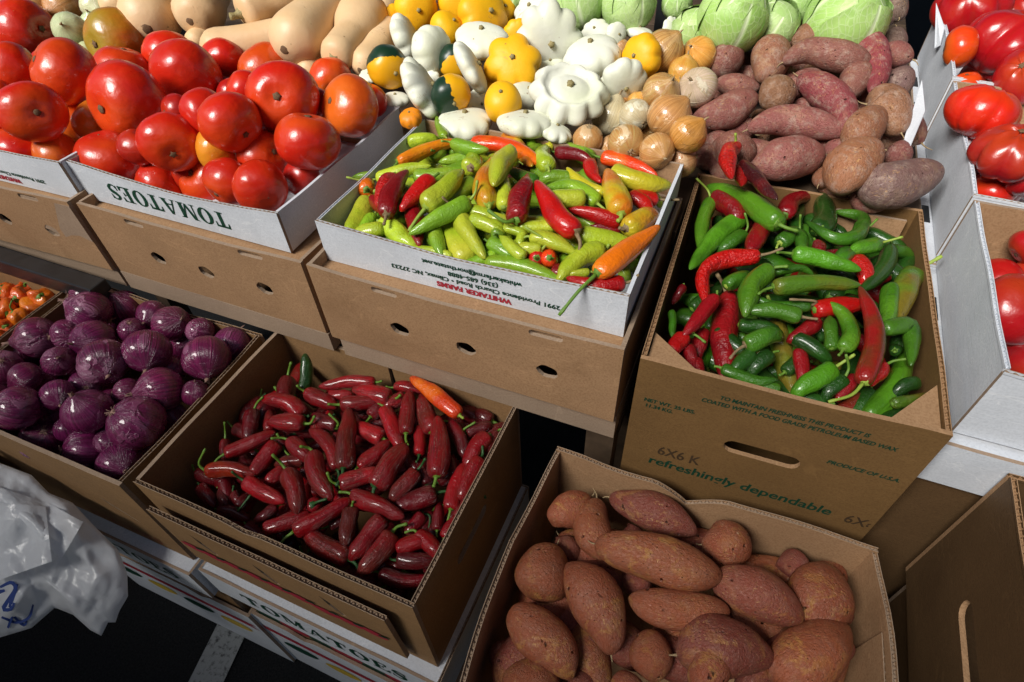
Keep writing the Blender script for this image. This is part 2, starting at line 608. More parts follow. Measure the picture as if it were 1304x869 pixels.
def m_stem(name, a, bcol, rough=0.5):
    m, nt, b = newmat(name)
    q = NB(nt)
    ob, pt, ptv, oi = q.coords()
    f = q.noise(q.vmul(ptv, (3, 3, 6)), 1.2, 3, 0.6)
    q.l(q.mix(q.ramp(f, [(0.35, 0.0), (0.7, 1.0)]), (*a, 1), (*bcol, 1)), b.inputs['Base Color'])
    b.inputs['Roughness'].default_value = rough
    q.l(q.bump(f, 0.5, 0.001), b.inputs['Normal'])
    MAT[name] = m


m_stem('stem_green', (0.16, 0.30, 0.03), (0.07, 0.16, 0.02))
m_stem('stem_lime', (0.36, 0.46, 0.07), (0.18, 0.30, 0.03))
m_stem('stem_dark', (0.03, 0.12, 0.025), (0.012, 0.05, 0.012))
m_stem('stem_dry', (0.30, 0.22, 0.11), (0.12, 0.075, 0.035), 0.75)
m_stem('stem_squash', (0.33, 0.27, 0.12), (0.17, 0.14, 0.05), 0.7)
m_stem('scar_brown', (0.20, 0.11, 0.05), (0.07, 0.04, 0.02), 0.8)
m_stem('root_tan', (0.42, 0.31, 0.17), (0.20, 0.13, 0.06), 0.85)
m_stem('root_pink', (0.36, 0.22, 0.17), (0.16, 0.08, 0.06), 0.85)

# ------------------------------------------------------------------ ground
def big_sheet(name, z, size, mat):
    me = mesh(name, [(-size, -size, z), (size, -size, z), (size, size, z), (-size, size, z)], [(0, 1, 2, 3)], False)
    return put(name, me, mat)


def asphalt_mat():
    m, nt, b = newmat('asphalt')
    q = NB(nt)
    tc = q.n('ShaderNodeTexCoord').outputs['Object']
    f = q.noise(tc, 260, 3, 0.7)
    g = q.noise(tc, 4, 3)
    c = q.mix(q.ramp(f, [(0.35, 0.0), (0.7, 1.0)]), (0.007, 0.008, 0.009, 1), (0.03, 0.03, 0.03, 1))
    c = q.mix(q.math('MULTIPLY', g, 0.5), c, (0.012, 0.012, 0.012, 1))
    q.l(c, b.inputs['Base Color'])
    b.inputs['Roughness'].default_value = 0.9
    b.inputs['Specular IOR Level'].default_value = 0.12
    q.l(q.bump(f, 0.8, 0.004), b.inputs['Normal'])
    MAT['asphalt'] = m
    m, nt, b = newmat('road_paint')
    q = NB(nt)
    tc = q.n('ShaderNodeTexCoord').outputs['Object']
    f = q.noise(tc, 90, 4, 0.7)
    c = q.mix(q.ramp(f, [(0.5, 0.0), (0.68, 1.0)]), (0.30, 0.31, 0.30, 1), (0.05, 0.05, 0.05, 1))
    q.l(c, b.inputs['Base Color'])
    b.inputs['Roughness'].default_value = 0.7
    q.l(q.bump(f, 0.5, 0.002), b.inputs['Normal'])
    MAT['road_paint'] = m


asphalt_mat()
GZ = -0.80
tag(big_sheet('ground', GZ, 60, MAT['asphalt']), kind='structure')
_p = [at(u, v, GZ + 0.004) for u, v in ((200, 902), (300, 885), (316, 808), (268, 806))]
_d = unit((_p[3] + _p[2] - _p[0] - _p[1])[:2])
_c = (_p[0] + _p[1]) / 2
_n = np.array([-_d[1], _d[0]])
_pts = [(_c[:2] + _d * s + _n * w) for s, w in ((-2.5, -0.034), (-2.5, 0.034), (2.5, 0.034), (2.5, -0.034))]
tag(put('road_marking', mesh('road_marking', [(p[0], p[1], GZ + 0.004) for p in _pts], [(0, 3, 2, 1)], False), MAT['road_paint']), kind='structure')

# ------------------------------------------------------------------ cartons and trays
RIMRND = random.Random(3)


def panel(name, parent, o, d, u, n, length, height, th, mat, sag=0.0, wob=0.0012, holes=(), flute=True, raw='cardboard_raw', z0=0.0, dips=(), bulge=0.0):
    """A sheet of corrugated board: plane o + d*s + u*z, thickness th along n, open flutes along its top edge."""
    o, d, u, n = [np.asarray(x, float) for x in (o, d, u, n)]
    ns = 40 if any(q[2] > 0.015 for q in dips) else 14
    ph = RIMRND.random() * 9

    def topz(s):
        z = height - sag * math.sin(math.pi * min(max(s / length, 0), 1)) + wob * math.sin(s * 31 + ph) * math.sin(s * 13 + 2 * ph)
        for (c, w, h) in dips:
            k = abs(s - c) / w
            if k < 1:
                z -= h * ((1 - k) ** 1.4 if h > 0.015 else (1 - k * k))
        return z

    def bl(s, z):
        return bulge * math.sin(math.pi * min(max(s / length, 0), 1)) * max(0.0, z / height)

    fl = 0.0032 if flute else 0.0
    S = [length * k / ns for k in range(ns + 1)]
    out = [Vector((0, z0)), Vector((length, z0))] + [Vector((s, topz(s) - fl)) for s in reversed(S)]
    verts = list(out)
    edges = [(i, (i + 1) % len(out)) for i in range(len(out))]
    for h in holes:
        b = len(verts)
        verts += [Vector(p) for p in h]
        edges += [(b + i, b + (i + 1) % len(h)) for i in range(len(h))]
    r = mgeo.delaunay_2d_cdt(verts, edges, [], 1, 1e-6)
    rv, rf = r[0], []

    def inside(pt, poly):
        c = False
        for i in range(len(poly)):
            (xa, ya), (xb, yb) = poly[i], poly[i - 1]
            if (ya > pt[1]) != (yb > pt[1]) and pt[0] < (xb - xa) * (pt[1] - ya) / (yb - ya) + xa:
                c = not c
        return c
    for f in r[2]:
        m_ = (sum(rv[i].x for i in f) / len(f), sum(rv[i].y for i in f) / len(f))
        if not any(inside(m_, [(p[0], p[1]) for p in h]) for h in holes):
            rf.append(list(f))
    V, F, MI = [], [], []

    def P(s, z, w):
        return o + d * s + u * z + n * (w + bl(s, z))

    k = len(rv)
    V += [P(v.x, v.y, 0) for v in rv] + [P(v.x, v.y, th) for v in rv]
    cnt = {}
    for f in rf:
        F.append(tuple(f)); MI.append(0)
        F.append(tuple(i + k for i in reversed(f))); MI.append(0)
        for a, b in zip(f, list(f[1:]) + [f[0]]):
            cnt.setdefault((min(a, b), max(a, b)), []).append((a, b))
    for e, l in cnt.items():
        if len(l) == 1:
            a, b = l[0]
            F.append((b, a, a + k, b + k)); MI.append(1)
    if flute:
        lw = 0.0008
        for w0, w1 in ((0, lw), (th - lw, th)):
            b = len(V)
            for s in S:
                z = topz(s)
                V += [P(s, z - fl - 0.0004, w0), P(s, z, w0), P(s, z, w1), P(s, z - fl - 0.0004, w1)]
            for i in range(ns):
                q = b + 4 * i
                for a, c in ((0, 1), (1, 2), (2, 3)):
                    F.append((q + a, q + c, q + 4 + c, q + 4 + a)); MI.append(1 if a == 1 else 0)
        pitch = 0.0075
        m = int(length / pitch * 6)
        b = len(V)
        for i in range(m + 1):
            s = length * i / m
            w = th / 2 + (th / 2 - lw) * math.sin(2 * math.pi * s / pitch)
            V += [P(s, topz(s) - 0.0006, w), P(s, topz(s) - fl, w)]
        for i in range(m):
            q = b + 2 * i
            F.append((q, q + 1, q + 3, q + 2)); MI.append(1)
    me = mesh(name, V, F, False)
    me.materials.append(MAT[mat])
    me.materials.append(MAT[raw])
    me.polygons.foreach_set('material_index', MI)
    ob = put(name, me, None, parent)
    return ob


def oval(cx, cz, rx, rz, n=14, rot=0.0):
    c, s = math.cos(rot), math.sin(rot)
    return [(cx + k * (rx * math.cos(a) * c - rz * math.sin(a) * s), cz + k * (rx * math.cos(a) * s + rz * math.sin(a) * c)) for a, k in [(2 * math.pi * i / n, 1 + (0.05 if n == 17 else 0.0) * math.sin(i * 1.9 + cx * 90)) for i in range(n)]]


def slot(cx, cz, L, r, n=8):
    pts = []
    for k in range(n + 1):
        a = -math.pi / 2 + math.pi * k / n
        pts.append((cx + L / 2 - r + r * math.cos(a), cz + r * math.sin(a)))
    for k in range(n + 1):
        a = math.pi / 2 + math.pi * k / n
        pts.append((cx - L / 2 + r + r * math.cos(a), cz + r * math.sin(a)))
    return pts


def tray(name, label, cat, x, y, zt, L, W, H, yaw=0.0, mat='cardboard', raw='cardboard_raw', th=0.0045, opts=None, bottom=True, group=None, top_panel=None):
    """open box; opts: per panel dict of panel() keywords, None leaves a panel out"""
    o = empty(name, (x, y, zt - H), yaw)
    tag(o, label, cat, group)
    opts = opts or {}
    e = 0.0003
    fr = {
        'front_panel': ((-L / 2, -W / 2, 0), (1, 0, 0), (0, 1, 0), L),
        'back_panel': ((-L / 2, W / 2 - th, 0), (1, 0, 0), (0, 1, 0), L),
        'left_panel': ((-L / 2, -W / 2 + th + e, 0), (0, 1, 0), (1, 0, 0), W - 2 * th - 2 * e),
        'right_panel': ((L / 2 - th, -W / 2 + th + e, 0), (0, 1, 0), (1, 0, 0), W - 2 * th - 2 * e),
    }
    names = {'front_panel': 'front_panel', 'back_panel': 'back_panel', 'left_panel': 'side_panel', 'right_panel': 'side_panel'}
    for k, (og, d, n, ln) in fr.items():
        kw = opts.get(k, {})
        if kw is None:
            continue
        kw = dict(kw)
        h = kw.pop('height', H)
        panel(names[k], o, og, d, (0, 0, 1), n, ln, h, th, kw.pop('mat', mat), raw=kw.pop('raw', raw), **kw)
    if bottom:
        put('bottom_panel', boxes('bottom_panel', [(-L / 2 + th + e, L / 2 - th - e, -W / 2 + th + e, W / 2 - th - e, 0.001, 0.001 + th)]), MAT[mat], o)
    if top_panel is not None:
        put('top_panel', boxes('top_panel', [(-L / 2 + th + e, L / 2 - th - e, -W / 2 + th + e, W / 2 - th - e, top_panel - th, top_panel)]), MAT[mat], o)
    return o


def text_mesh(s, size, bold=0.0, shear=0.0, spacing=1.0, xs=1.0):
    cu = bpy.data.curves.new('txt', 'FONT')
    cu.body = s
    cu.size = size
    cu.offset = bold
    cu.shear = shear
    cu.space_character = spacing
    cu.resolution_u = 3
    ob = bpy.data.objects.new('txt', cu)
    COL.objects.link(ob)
    bpy.context.view_layer.update()
    me = bpy.data.meshes.new_from_object(ob.evaluated_get(bpy.context.evaluated_depsgraph_get()))
    bpy.data.objects.remove(ob)
    V = np.array([(v.co.x * xs, v.co.y) for v in me.vertices])
    F = [tuple(p.vertices) for p in me.polygons]
    bpy.data.meshes.remove(me)
    return V, F


def rect(x0, x1, y0, y1):
    return [(x0, y0), (x1, y0), (x1, y1), (x0, y1)]


SERIF = {
    'T': (0.86, [rect(.32, .54, .06, 1), rect(.0, .86, .87, 1), [(.0, .66), (.05, .66), (.10, .87), (0, .87)], [(.81, .66), (.86, .66), (.86, .87), (.76, .87)], rect(.2, .66, 0, .07)]),
    'A': (0.98, [[(.10, .05), (.18, .05), (.50, 1), (.42, 1)], [(.42, 1), (.56, 1), (.90, .05), (.66, .05)], rect(.24, .68, .30, .38), rect(0, .30, 0, .06), rect(.56, .98, 0, .06)]),
    'M': (1.16, [rect(.12, .19, .05, .98), [(.10, 1), (.32, 1), (.63, .18), (.55, .02)], [(.55, .02), (.63, .02), (.98, 1), (.88, 1)], rect(.83, 1.05, .05, .99), rect(0, .31, 0, .06), rect(.72, 1.16, 0, .06), rect(0, .2, .94, 1), rect(.9, 1.16, .94, 1)]),
    'E': (0.80, [rect(.12, .34, .0, 1), rect(0, .74, .92, 1), rect(.3, .56, .47, .54), rect(0, .80, 0, .08), [(.67, .72), (.74, .70), (.74, .93), (.60, .93)], [(.73, .30), (.80, .30), (.80, .07), (.62, .07)], rect(.5, .56, .38, .63)]),
}


def serif_word(word, h, xs=1.0):
    V, F = [], []
    x = 0.0

    def add(poly, dx):
        b = len(V)
        for p in poly:
            V.append(((p[0] + dx) * h * xs, p[1] * h))
        F.append(tuple(range(b, b + len(poly))))

    for ch in word:
        if ch in SERIF:
            w, polys = SERIF[ch]
            for p in polys:
                add(p, x)
            x += w + 0.12
        elif ch == 'O':
            n = 22
            for i in range(n):
                a, b2 = 2 * math.pi * i / n, 2 * math.pi * (i + 1) / n
                add([(.46 + .46 * math.cos(a), .5 + .52 * math.sin(a)), (.46 + .46 * math.cos(b2), .5 + .52 * math.sin(b2)),
                     (.46 + .22 * math.cos(b2), .5 + .44 * math.sin(b2)), (.46 + .22 * math.cos(a), .5 + .44 * math.sin(a))], x)
            x += 1.04
        elif ch == 'S':
            path = catmull([(.62, .80, 0), (.52, .94, 0), (.30, .96, 0), (.12, .78, 0), (.28, .58, 0), (.50, .44, 0), (.58, .24, 0), (.40, .04, 0), (.16, .06, 0), (.06, .22, 0)], np.linspace(0, 1, 30))
            wd = lambda t: .045 + .085 * math.exp(-((t - .5) / .22) ** 2)
            T = np.gradient(path, axis=0)
            L, R = [], []
            for i, p in enumerate(path):
                t = unit(T[i])
                w = wd(i / 29)
                L.append((p[0] - t[1] * w, p[1] + t[0] * w))
                R.append((p[0] + t[1] * w, p[1] - t[0] * w))
            for i in range(29):
                add([L[i], L[i + 1], R[i + 1], R[i]], x)
            add(rect(.60, .66, .66, .97), x)
            add(rect(.02, .08, .04, .36), x)
            x += 0.80
    return np.array(V), F


def lettering(parent, vf, o, d, u, s0, z0, mat, flip=False, name='lettering', off=0.0007, smax=None):
    """2-D letter mesh laid on the face o + d*s + u*z, off in front of it; flip turns it upside down"""
    V, F = vf
    o, d, u = [np.asarray(x, float) for x in (o, d, u)]
    n = np.cross(d, u)
    sg = -1 if flip else 1
    pts = [o + d * (s0 + sg * v[0]) + u * (z0 + sg * v[1]) + n * off for v in V]
    if smax is not None:
        F = [f for f in F if all(sg * V[i][0] + s0 <= smax for i in f)]
    me = mesh(name, pts, [tuple(f) for f in F], False)
    return put(name, me, MAT[mat], parent)


# --- closed-bottom brown cartons of the middle step, each with a white tray on top
VENTS = lambda L, z=0.060: [oval(L * k, z, 0.0135, 0.0105, 17, -0.15) for k in (0.30, 0.53, 0.79)]
NOTCH = [(0.085, 0.03, 0.007), (0.30, 0.032, 0.007)]


def brown_carton(x, y, zt, L, W, H, yaw, label, rec=0.016):
    o = tray('brown_carton', label, 'carton', x, y, zt, L, W, H, yaw, 'cardboard', th=0.005,
             opts={'front_panel': dict(holes=VENTS(L) + [slot(0.112, H - 0.0075, 0.036, 0.0042), slot(0.318, H - 0.0075, 0.040, 0.0045)], flute=False, wob=0.0012, bulge=-0.004),
                   'left_panel': dict(flute=False), 'right_panel': dict(flute=False), 'back_panel': dict(flute=False)}, top_panel=H - rec)
    return o


cT = brown_carton(0.0, 0.150, 0.0, 0.400, 0.30, 0.129, 0.0, 'brown carton with three vent holes under the upside-down lettered tomato tray')
cW = brown_carton(0.422, 0.140, 0.010, 0.405, 0.30, 0.129, 0.0, 'brown carton with three vent holes under the white tray of mixed peppers')
cL = brown_carton(-0.412, 0.137, 0.004, 0.400, 0.30, 0.130, 0.03, 'brown carton with torn pale paper strip under the leftmost tomato tray')
# torn paper layer on the left carton
_tp = []
for i in range(15):
    s = 0.10 + 0.30 * i / 14
    _tp.append((s, 0.072 - 0.012 * math.sin(i * 1.3) * math.sin(i * 0.7) - 0.012 * i / 14))
_V = [(s - 0.2, -0.1508, z) for s, z in _tp] + [(s - 0.2, -0.1508, 0.1225) for s, z in reversed(_tp)]
_V += [(a, -0.1500, b) for a, _, b in _V]
_n = len(_V) // 2
_F = [(i, i + 1, _n - 2 - i, _n - 1 - i) for i in range(14)] + [(i, (i + 1) % _n, (i + 1) % _n + _n, i + _n) for i in range(_n)]
put('torn_paper', mesh('torn_paper', _V, _F, False), MAT['cardboard_raw'], cL)

WT = dict(raw='white_board')
tT = tray('white_tray', 'white tray heaped with tomatoes, green upside-down lettering on its front', 'tray', -0.024, 0.180, 0.050, 0.376, 0.308, 0.062, -0.008, 'white_board', th=0.0042,
          opts={'front_panel': dict(sag=0.004, wob=0.001, dips=[(0.2, 0.16, 0.006)]), 'left_panel': dict(sag=0.002), 'right_panel': dict(sag=0.003, raw='white_board', flute=False), 'back_panel': {}})
lettering(tT, serif_word('TOMATOES', 0.026, 1.05), (-0.188, -0.154, 0), (1, 0, 0), (0, 0, 1), 0.282, 0.040, 'print_green', True)
tW = tray('white_tray', 'white tray full of yellow-green and red peppers with a printed farm address', 'tray', 0.420, 0.163, 0.055, 0.392, 0.280, 0.060, -0.001, 'white_board', th=0.0042,
          opts={'front_panel': dict(sag=0.003, dips=[(0.2, 0.15, 0.004)]), 'left_panel': dict(sag=0.001, raw='white_board'), 'right_panel': dict(raw='white_board', flute=False), 'back_panel': dict(mat='cardboard', height=0.058, flute=False)})
_fo = (-0.196, -0.140, 0)
for s, sz, sx, sz0, mt, bd in (('WHITAKER FARMS', 0.0100, 0.258, 0.0125, 'print_red', 0.0006), ('2991 Providence Church Road \u2022 Climax, NC 27233', 0.0088, 0.318, 0.0225, 'print_green', 0.0003),
                               ('(336) 685-4888', 0.0088, 0.243, 0.0325, 'print_green', 0.0003), ('whitakerfarm@northstate.net', 0.0088, 0.272, 0.0425, 'print_green', 0.0003)):
    lettering(tW, text_mesh(s, sz, bd, 0, 1.05, 1.12), _fo, (1, 0, 0), (0, 0, 1), sx, sz0, mt, True)
tL = tray('white_tray', 'leftmost white tomato tray cut by the picture edge', 'tray', -0.406, 0.163, 0.052, 0.380, 0.300, 0.062, 0.02, 'white_board', th=0.0042,
          opts={'front_panel': dict(sag=0.003), 'right_panel': dict(raw='white_board', flute=False)})
_lo = (-0.19, -0.150, 0)
for s, sz, sx, sz0, mt, bd in (('WHITAKER FARMS', 0.0100, 0.258, 0.0125, 'print_red', 0.0006), ('2991 Providence Church Road \u2022 Climax, NC 27233', 0.0088, 0.318, 0.0225, 'print_green', 0.0003)):
    lettering(tL, text_mesh(s, sz, bd, 0, 1.05, 1.12), _lo, (1, 0, 0), (0, 0, 1), sx, sz0, mt, True)

# --- flattened cartons of the middle step (their front strips show under the brown cartons) on a hidden shelf
for x, zt, lb in ((0.0, -0.1305, 'flattened tan carton under the middle tomato carton'), (0.424, -0.1205, 'flattened tan carton edge showing under the pepper carton'), (-0.412, -0.1275, 'flattened tan carton under the leftmost tomato carton')):
    tray('flattened_carton', lb, 'carton', x, 0.145, zt, 0.404, 0.290, 0.166 + zt, 0.0, 'cardboard_raw', th=0.005, opts={k: dict(flute=False) for k in ('front_panel', 'back_panel', 'left_panel', 'right_panel')}, bottom=False, top_panel=0.166 + zt - 0.001)
sh = empty('display_shelf', (0.0, 0.165, GZ))
tag(sh, 'dark wooden shelf carrying the row of brown cartons', 'shelf')
put('plank', boxes('plank', [(-0.62, 0.628, -0.135, 0.135, -0.190 - GZ, -0.167 - GZ)]), MAT['wood_dark'], sh)
for x in (-0.6, 0.6):
    for y in (-0.10, 0.10):
        put('leg', boxes('leg', [(x - 0.02, x + 0.02, y - 0.02, y + 0.02, 0.0, -0.191 - GZ)]), MAT['wood_dark'], sh)
# dark shelf rail behind the habanero carton
rl = put('shelf_rail', boxes('shelf_rail', [(-0.85, -0.215, -0.052, -0.020, -0.166, -0.134)], 0.003), MAT['black_metal'])
tag(rl, 'dark metal shelf rail behind the orange habanero carton', 'rail')

# --- green pepper carton
GB = dict(x=0.783, y=0.188, zt=0.001, L=0.293, W=0.380, H=0.250)
cG = tray('pepper_carton', 'waxed brown carton of long green and red peppers with printed front and hand slot', 'carton', GB['x'], GB['y'], GB['zt'], GB['L'], GB['W'], GB['H'], 0.029, 'cardboard_waxed', th=0.0055, raw='cardboard',
          opts={'front_panel': dict(holes=[slot(0.150, 0.142, 0.082, 0.0110)], dips=[(0.15, 0.12, 0.004)], flute=False, wob=0.0008),
                'left_panel': dict(wob=0.0015), 'right_panel': dict(wob=0.0015), 'back_panel': dict(flute=False)})
_go = (-0.1465, -0.190, 0)
for s, sz, sx, z, mt, sh, bd, xs in (('TO MAINTAIN FRESHNESS THIS PRODUCT IS', 0.0086, 0.088, 0.2180, 'print_green', 0.2, 0.00025, 0.84),
                                     ('COATED WITH A FOOD GRADE PETROLEUM BASED WAX', 0.0086, 0.071, 0.2075, 'print_green', 0.2, 0.00025, 0.84),
                                     ('NET WT. 25 LBS.', 0.0082, 0.012, 0.1830, 'print_green', 0.1, 0.00025, 0.95), ('11.34 KG.', 0.0082, 0.014, 0.1735, 'print_green', 0.1, 0.00025, 0.95),
                                     ('PRODUCE OF U.S.A.', 0.0086, 0.212, 0.1600, 'print_green', 0.25, 0.0003, 0.92),
                                     ('6X6 K', 0.024, 0.040, 0.0880, 'print_grey', 0.05, 0.0003, 0.80), ('6X6 K', 0.024, 0.262, 0.0600, 'print_grey', 0.05, 0.0003, 0.80),
                                     ('refreshingly dependable', 0.022, 0.032, 0.0640, 'print_green', 0.1, 0.0004, 1.02)):
    lettering(cG, text_mesh(s, sz, bd, sh, 1.0, xs), _go, (1, 0, 0), (0, 0, 1), sx, z, mt, smax=0.290)
# folded corner flaps inside the carton
for nm, pts in (('corner_flap', [(-0.140, -0.184, 0.245), (-0.088, -0.184, 0.246), (-0.140, -0.140, 0.243)]), ('corner_flap', [(0.140, -0.183, 0.243), (0.095, -0.183, 0.243), (0.140, -0.125, 0.246)])):
    a, b, c = [np.array(p) for p in pts]
    V = [a, b, c] + [p - np.array([0, 0, 0.05]) for p in (a, b, c)]
    fl_ = [(0, 1, 2), (3, 5, 4), (0, 3, 4, 1), (1, 4, 5, 2), (2, 5, 3, 0)]
    put(nm, mesh(nm, V, fl_ if pts[0][0] < 0 else [tuple(reversed(f)) for f in fl_], False), MAT['cardboard'], cG)
bp_ = panel('back_flap', cG, (0.02, 0.168, 0.0), (0.95, 0.0, 0), (0, 0.03, 1), (0, 1, 0), 0.118, 0.238, 0.004, 'cardboard', flute=False, dips=[(0.0, 0.03, 0.02)])
tag(bp_, 'loose inner flap leaning at the back right corner')
sG = tray('support_carton', 'brown carton hidden below the waxed pepper carton', 'carton', 0.783, 0.195, -0.251, 0.29, 0.37, 0.36, 0.029, 'cardboard', th=0.005, opts={k: dict(flute=False) for k in ('front_panel', 'back_panel', 'left_panel', 'right_panel')}, bottom=False, top_panel=0.359)

# --- front step: onions, red peppers, habaneros, sweet potatoes
cO = tray('onion_carton', 'tan carton of red onions beside the plastic bag', 'carton', -0.109, -0.148, -0.169, 0.368, 0.279, 0.222, 0.005, 'cardboard_tan', th=0.0055,
          opts={'front_panel': dict(sag=0.003, flute=False, holes=[[(0.262, 0.125), (0.270, 0.121), (0.305, 0.094), (0.316, 0.083), (0.308, 0.087), (0.272, 0.113)]]),
                'left_panel': dict(sag=0.003), 'right_panel': dict(sag=0.002), 'back_panel': dict(sag=0.002, dips=[(0.2, 0.1, 0.006)])})
lettering(cO, serif_word('TOMATOES', 0.020, 0.95), (-0.184, -0.1395, 0), (1, 0, 0), (0, 0, 1), 0.165, 0.012, 'print_rust')
cC = tray('red_pepper_carton', 'tan carton half full of dark red jalapenos, flap folded over its front', 'carton', 0.290, -0.133, -0.168, 0.401, 0.290, 0.215, -0.011, 'cardboard_tan', th=0.0055,
          opts={'front_panel': dict(wob=0.002, dips=[(0.17, 0.012, 0.008)]),
                'left_panel': dict(flute=False, sag=0.0), 'right_panel': dict(wob=0.001, holes=[slot(0.125, 0.135, 0.085, 0.011)]),
                'back_panel': dict(flute=False, holes=[[(0.197, 0.212), (0.203, 0.212), (0.2045, 0.17), (0.2, 0.12), (0.1955, 0.17)]], wob=0.0006)})
ff = panel('folded_flap', cC, (-0.185, -0.157, 0.03), (1, 0, 0), (0, -0.02, 1), (0, 1, 0), 0.352, 0.150, 0.006, 'cardboard_tan', wob=0.0012,
           holes=[[(a, 0.122), (a + 0.012, 0.112), (a + 0.028, 0.080), (a + 0.022, 0.078), (a + 0.008, 0.098)] for a in (0.055, 0.155, 0.255)])
# printed row of tomatoes along the flap
rp = random.Random(5)
for i in range(9):
    cx = 0.03 + i * 0.036
    e = oval(cx, 0.062 + 0.004 * rp.uniform(-1, 1), 0.021, 0.010, 12)
    lettering(cC, (np.array(e), [tuple(range(12))]), (-0.185, -0.1575, 0.03), (1, 0, 0), (0, -0.02, 1), 0, 0, 'print_red', name='printed_tomato', off=0.0006 + 0.0002 * (i % 2))
    g = oval(cx + 0.016, 0.072, 0.010, 0.003, 8, 0.4)
    lettering(cC, (np.array(g), [tuple(range(8))]), (-0.185, -0.1575, 0.03), (1, 0, 0), (0, -0.02, 1), 0, 0, 'print_green', name='printed_leaf', off=0.0011)
cH = tray('habanero_carton', 'tan carton of orange habaneros at the left edge', 'carton', -0.490, -0.178, -0.166, 0.372, 0.270, 0.20, 0.0, 'cardboard_tan', th=0.0055,
          opts={'back_panel': dict(sag=0.001), 'right_panel': dict(sag=0.002)})
cS = tray('sweet_potato_carton', 'brown carton of sweet potatoes with a buckled back edge', 'carton', 0.752, -0.190, -0.168, 0.372, 0.312, 0.215, 0.015, 'cardboard', th=0.0055,
          opts={'back_panel': dict(dips=[(0.168, 0.045, 0.030), (0.10, 0.06, 0.004)], wob=0.003), 'left_panel': dict(wob=0.004, bulge=-0.012, dips=[(0.22, 0.05, 0.010)]),
                'right_panel': dict(wob=0.004, bulge=0.016, dips=[(0.12, 0.05, 0.006)]), 'front_panel': dict(wob=0.003)})
_fp = at(1111, 806, -0.180) - np.array([0.752, -0.190, -0.383])
_f2 = panel('inner_flap', cS, (_fp[0], _fp[1], 0.06), (0.05, -0.99, 0), (0.06, 0, 1), (1, 0, 0), 0.10, 0.143, 0.005, 'cardboard', wob=0.003)
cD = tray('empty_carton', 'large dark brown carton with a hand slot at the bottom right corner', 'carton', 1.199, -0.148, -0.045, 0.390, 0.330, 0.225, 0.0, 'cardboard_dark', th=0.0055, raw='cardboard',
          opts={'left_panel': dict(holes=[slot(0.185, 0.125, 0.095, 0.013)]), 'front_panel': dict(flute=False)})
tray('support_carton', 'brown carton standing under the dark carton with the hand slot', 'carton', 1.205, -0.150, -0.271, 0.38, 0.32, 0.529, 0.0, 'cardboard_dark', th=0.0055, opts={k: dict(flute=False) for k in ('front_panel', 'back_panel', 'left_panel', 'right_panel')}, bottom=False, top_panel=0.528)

# --- stacks below the front step
lO = tray('white_carton', 'white carton top with green lettering under the red onion carton', 'carton', -0.108, -0.153, -0.392, 0.386, 0.310, 0.090, 0.0, 'white_board', th=0.004, top_panel=0.0895, opts={'right_panel': dict(flute=False), 'front_panel': dict(flute=False)})
lettering(lO, serif_word('TOMATOES', 0.034, 1.02), (-0.193, -0.155, 0), (1, 0, 0), (0, 0, 1), 0.058, 0.028, 'print_green')
lC = tray('white_carton', 'white carton top with green lettering under the red jalapeno carton', 'carton', 0.300, -0.143, -0.3842, 0.404, 0.312, 0.085, -0.011, 'white_board', th=0.004, top_panel=0.0845, opts={'left_panel': dict(flute=False), 'front_panel': dict(flute=False)})
lettering(lC, serif_word('TOMATOES', 0.034, 1.04), (-0.202, -0.156, 0), (1, 0, 0), (0, 0, 1), 0.066, 0.026, 'print_green')
kO = tray('brown_carton', 'brown carton below the onion stack lid, red print on its front', 'carton', -0.090, -0.150, -0.483, 0.380, 0.288, 0.125, 0.0, 'cardboard_tan', th=0.005, opts={k: dict(flute=False) for k in ('front_panel', 'back_panel', 'left_panel', 'right_panel')}, top_panel=0.124)
lettering(kO, serif_word('TOMATOES', 0.022, 1.0), (-0.19, -0.144, 0), (1, 0, 0), (0, 0, 1), 0.19, 0.03, 'print_rust')
kC = tray('brown_carton', 'brown carton below the jalapeno stack lid with printed vegetables', 'carton', 0.315, -0.142, -0.470, 0.384, 0.296, 0.125, -0.011, 'cardboard_tan', th=0.005, opts={k: dict(flute=False) for k in ('front_panel', 'back_panel', 'left_panel', 'right_panel')}, top_panel=0.124)
for i in range(7):
    lettering(kC, (np.array(oval(0.04 + i * 0.05, 0.06, 0.030, 0.018, 12)), [tuple(range(12))]), (-0.192, -0.148, 0), (1, 0, 0), (0, 0, 1), 0, 0, 'print_red' if i % 2 else 'print_green', name='printed_tomato', off=0.0006 + 0.0002 * (i % 2))
